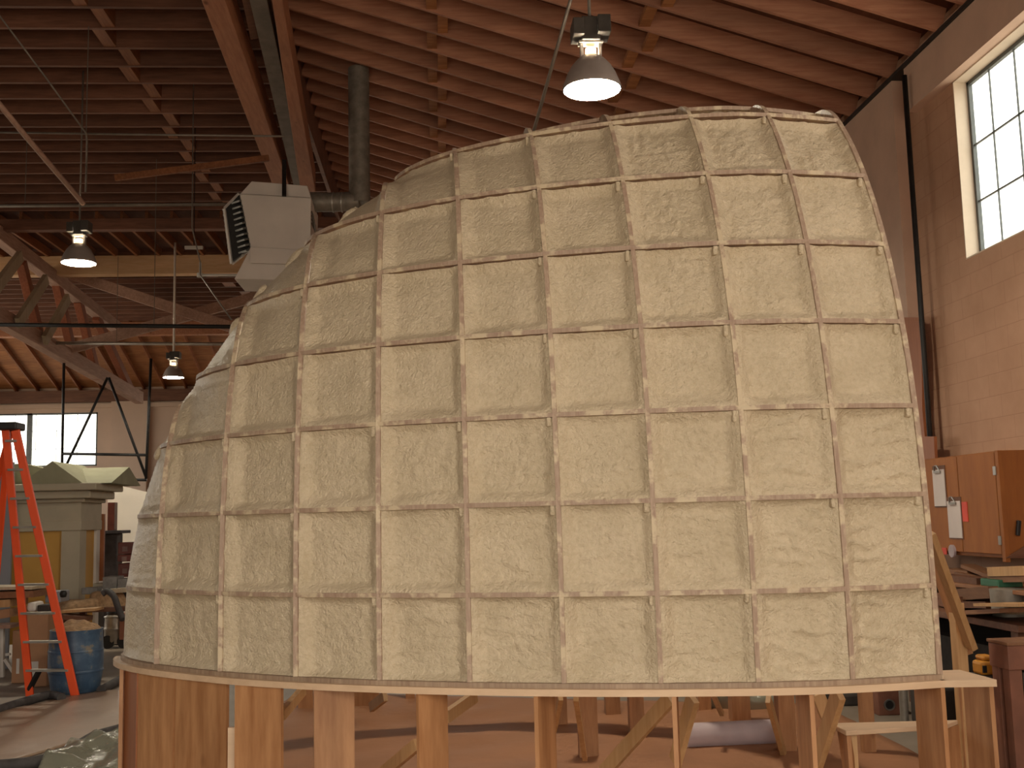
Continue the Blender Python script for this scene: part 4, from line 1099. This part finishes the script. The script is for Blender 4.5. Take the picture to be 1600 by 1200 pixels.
yt = thing('power_tool', 'yellow and black power tool behind the brown chest', 'tool', tuple(p))
X2 = lambda x: at(x, 1045, 1, yy)[0]
Z2 = lambda y: at(1540, y, 1, yy)[2]
MB().box((X2(1534), yy, Z2(1056)), (X2(1566), yy + .14, Z2(1034))).build('body', 'toolyellow', yt, bevel=.02)
MB().box((X2(1541), yy + .02, Z2(1034)), (X2(1560), yy + .15, Z2(1026))).build('top_handle', 'toolyellow', yt, bevel=.015)
MB().box((X2(1535), yy - .01, Z2(1051)), (X2(1541), yy, Z2(1040))).build('vent', 'black', yt)
tag(MB().box((X2(1530), yy - .03, 0), (X2(1600), yy + .18, Z2(1056))).build('tool_stand', 'darkcloth', bevel=.01), 'dark stand carrying the yellow power tool', 'stand')
# dark things seen through the platform at right
p = atd(1389, 1101, 8.8); yy = p.y
sk = thing('speaker_box', 'dark brown box with a round grey-rimmed port seen under the platform', 'box', (p.x, yy, 0))
X3 = lambda x: at(x, 1101, 1, yy)[0]
Z3 = lambda y: at(1389, y, 1, yy)[2]
MB().box((X3(1372), yy, .0), (X3(1412), yy + .4, Z3(1078))).build('body', 'brownbox', sk, bevel=.006)
MB().lathe(V((p.x, yy - .005, p.z)), [(.045, .0), (.045, -.012), (.034, -.012), (.034, .0)], 24, (0, 1, 0)).build('port_ring', 'chrome', sk, smooth='auto')
MB().lathe(V((p.x, yy - .003, p.z)), [(0, -.003), (.034, -.003)], 24, (0, 1, 0)).build('port', 'black', sk)
p = atd(1412, 1100, 8.3)
tag(MB().tube([V((p.x, p.y, 0)), V((p.x, p.y, at(1412, 1076, 1, p.y)[2]))], .032, 14).build('grey_pipe', 'galv', smooth='auto'), 'grey upright pipe seen between the platform legs at right', 'pipe')
boxed('shop_bin', 'black bin in the dark behind the step stool', 'bin', 1318, 1084, 1352, 1150, 9.2, .5, 'darkcloth', .02, True)
boxed('shop_bin', 'wide dark bin behind the right platform legs', 'bin', 1442, 1075, 1496, 1150, 8.3, .2, 'darkcloth', .02, True)

# ================================================================== LIGHT
wd = bpy.data.worlds.new('world'); sc.world = wd; wd.use_nodes = True
wn = wd.node_tree; bg = wn.nodes['Background']
tc = nd(wn, 'ShaderNodeTexCoord'); sx_ = nd(wn, 'ShaderNodeSeparateXYZ'); wn.links.new(tc.outputs['Generated'], sx_.inputs[0])
cr_ = nd(wn, 'ShaderNodeValToRGB'); e = cr_.color_ramp.elements
e[0].position = .0; e[0].color = (.55, .47, .36, 1); e[1].position = .06; e[1].color = (1, .94, .82, 1)
wn.links.new(sx_.outputs[2], cr_.inputs[0]); wn.links.new(cr_.outputs[0], bg.inputs[0]); bg.inputs[1].default_value = 2.2
def portal(name, loc, rot, sx, sy):
    l = bpy.data.lights.new(name, 'AREA'); l.shape = 'RECTANGLE'; l.size = sx; l.size_y = sy; l.cycles.is_portal = True
    o = bpy.data.objects.new(name, l); o.location = loc; o.rotation_euler = rot; col.objects.link(o)
portal('added_door_daylight', ((DX0 + DX1) / 2, YN - .32, DZ1 / 2), (PI / 2, 0, 0), DX1 - DX0, DZ1)
portal('window_daylight', (XW + .32, (WY0 + WY1) / 2, (WZ0 + WZ1) / 2), (PI / 2, 0, PI / 2), WY1 - WY0, WZ1 - WZ0)
portal('window_daylight', (XW + .32, -5.25, (WZ0 + WZ1) / 2), (PI / 2, 0, PI / 2), 6.7, WZ1 - WZ0)
portal('added_bay_daylight', (XL - .32, (LY0 + LY1) / 2, (LZ0 + LZ1) / 2), (PI / 2, 0, -PI / 2), LY1 - LY0, LZ1 - LZ0)
portal('far_openings_daylight', ((fx0 + XW) / 2, YFAR + .32, (fz0 + fz1) / 2), (-PI / 2, 0, 0), XW - fx0, fz1 - fz0)  # spans the window strip and the added opening behind the dome
sc.view_settings.view_transform = 'Standard'; sc.view_settings.look = 'None'; sc.view_settings.gamma = 1
sc.view_settings.use_curve_mapping = False; sc.view_settings.exposure = .9
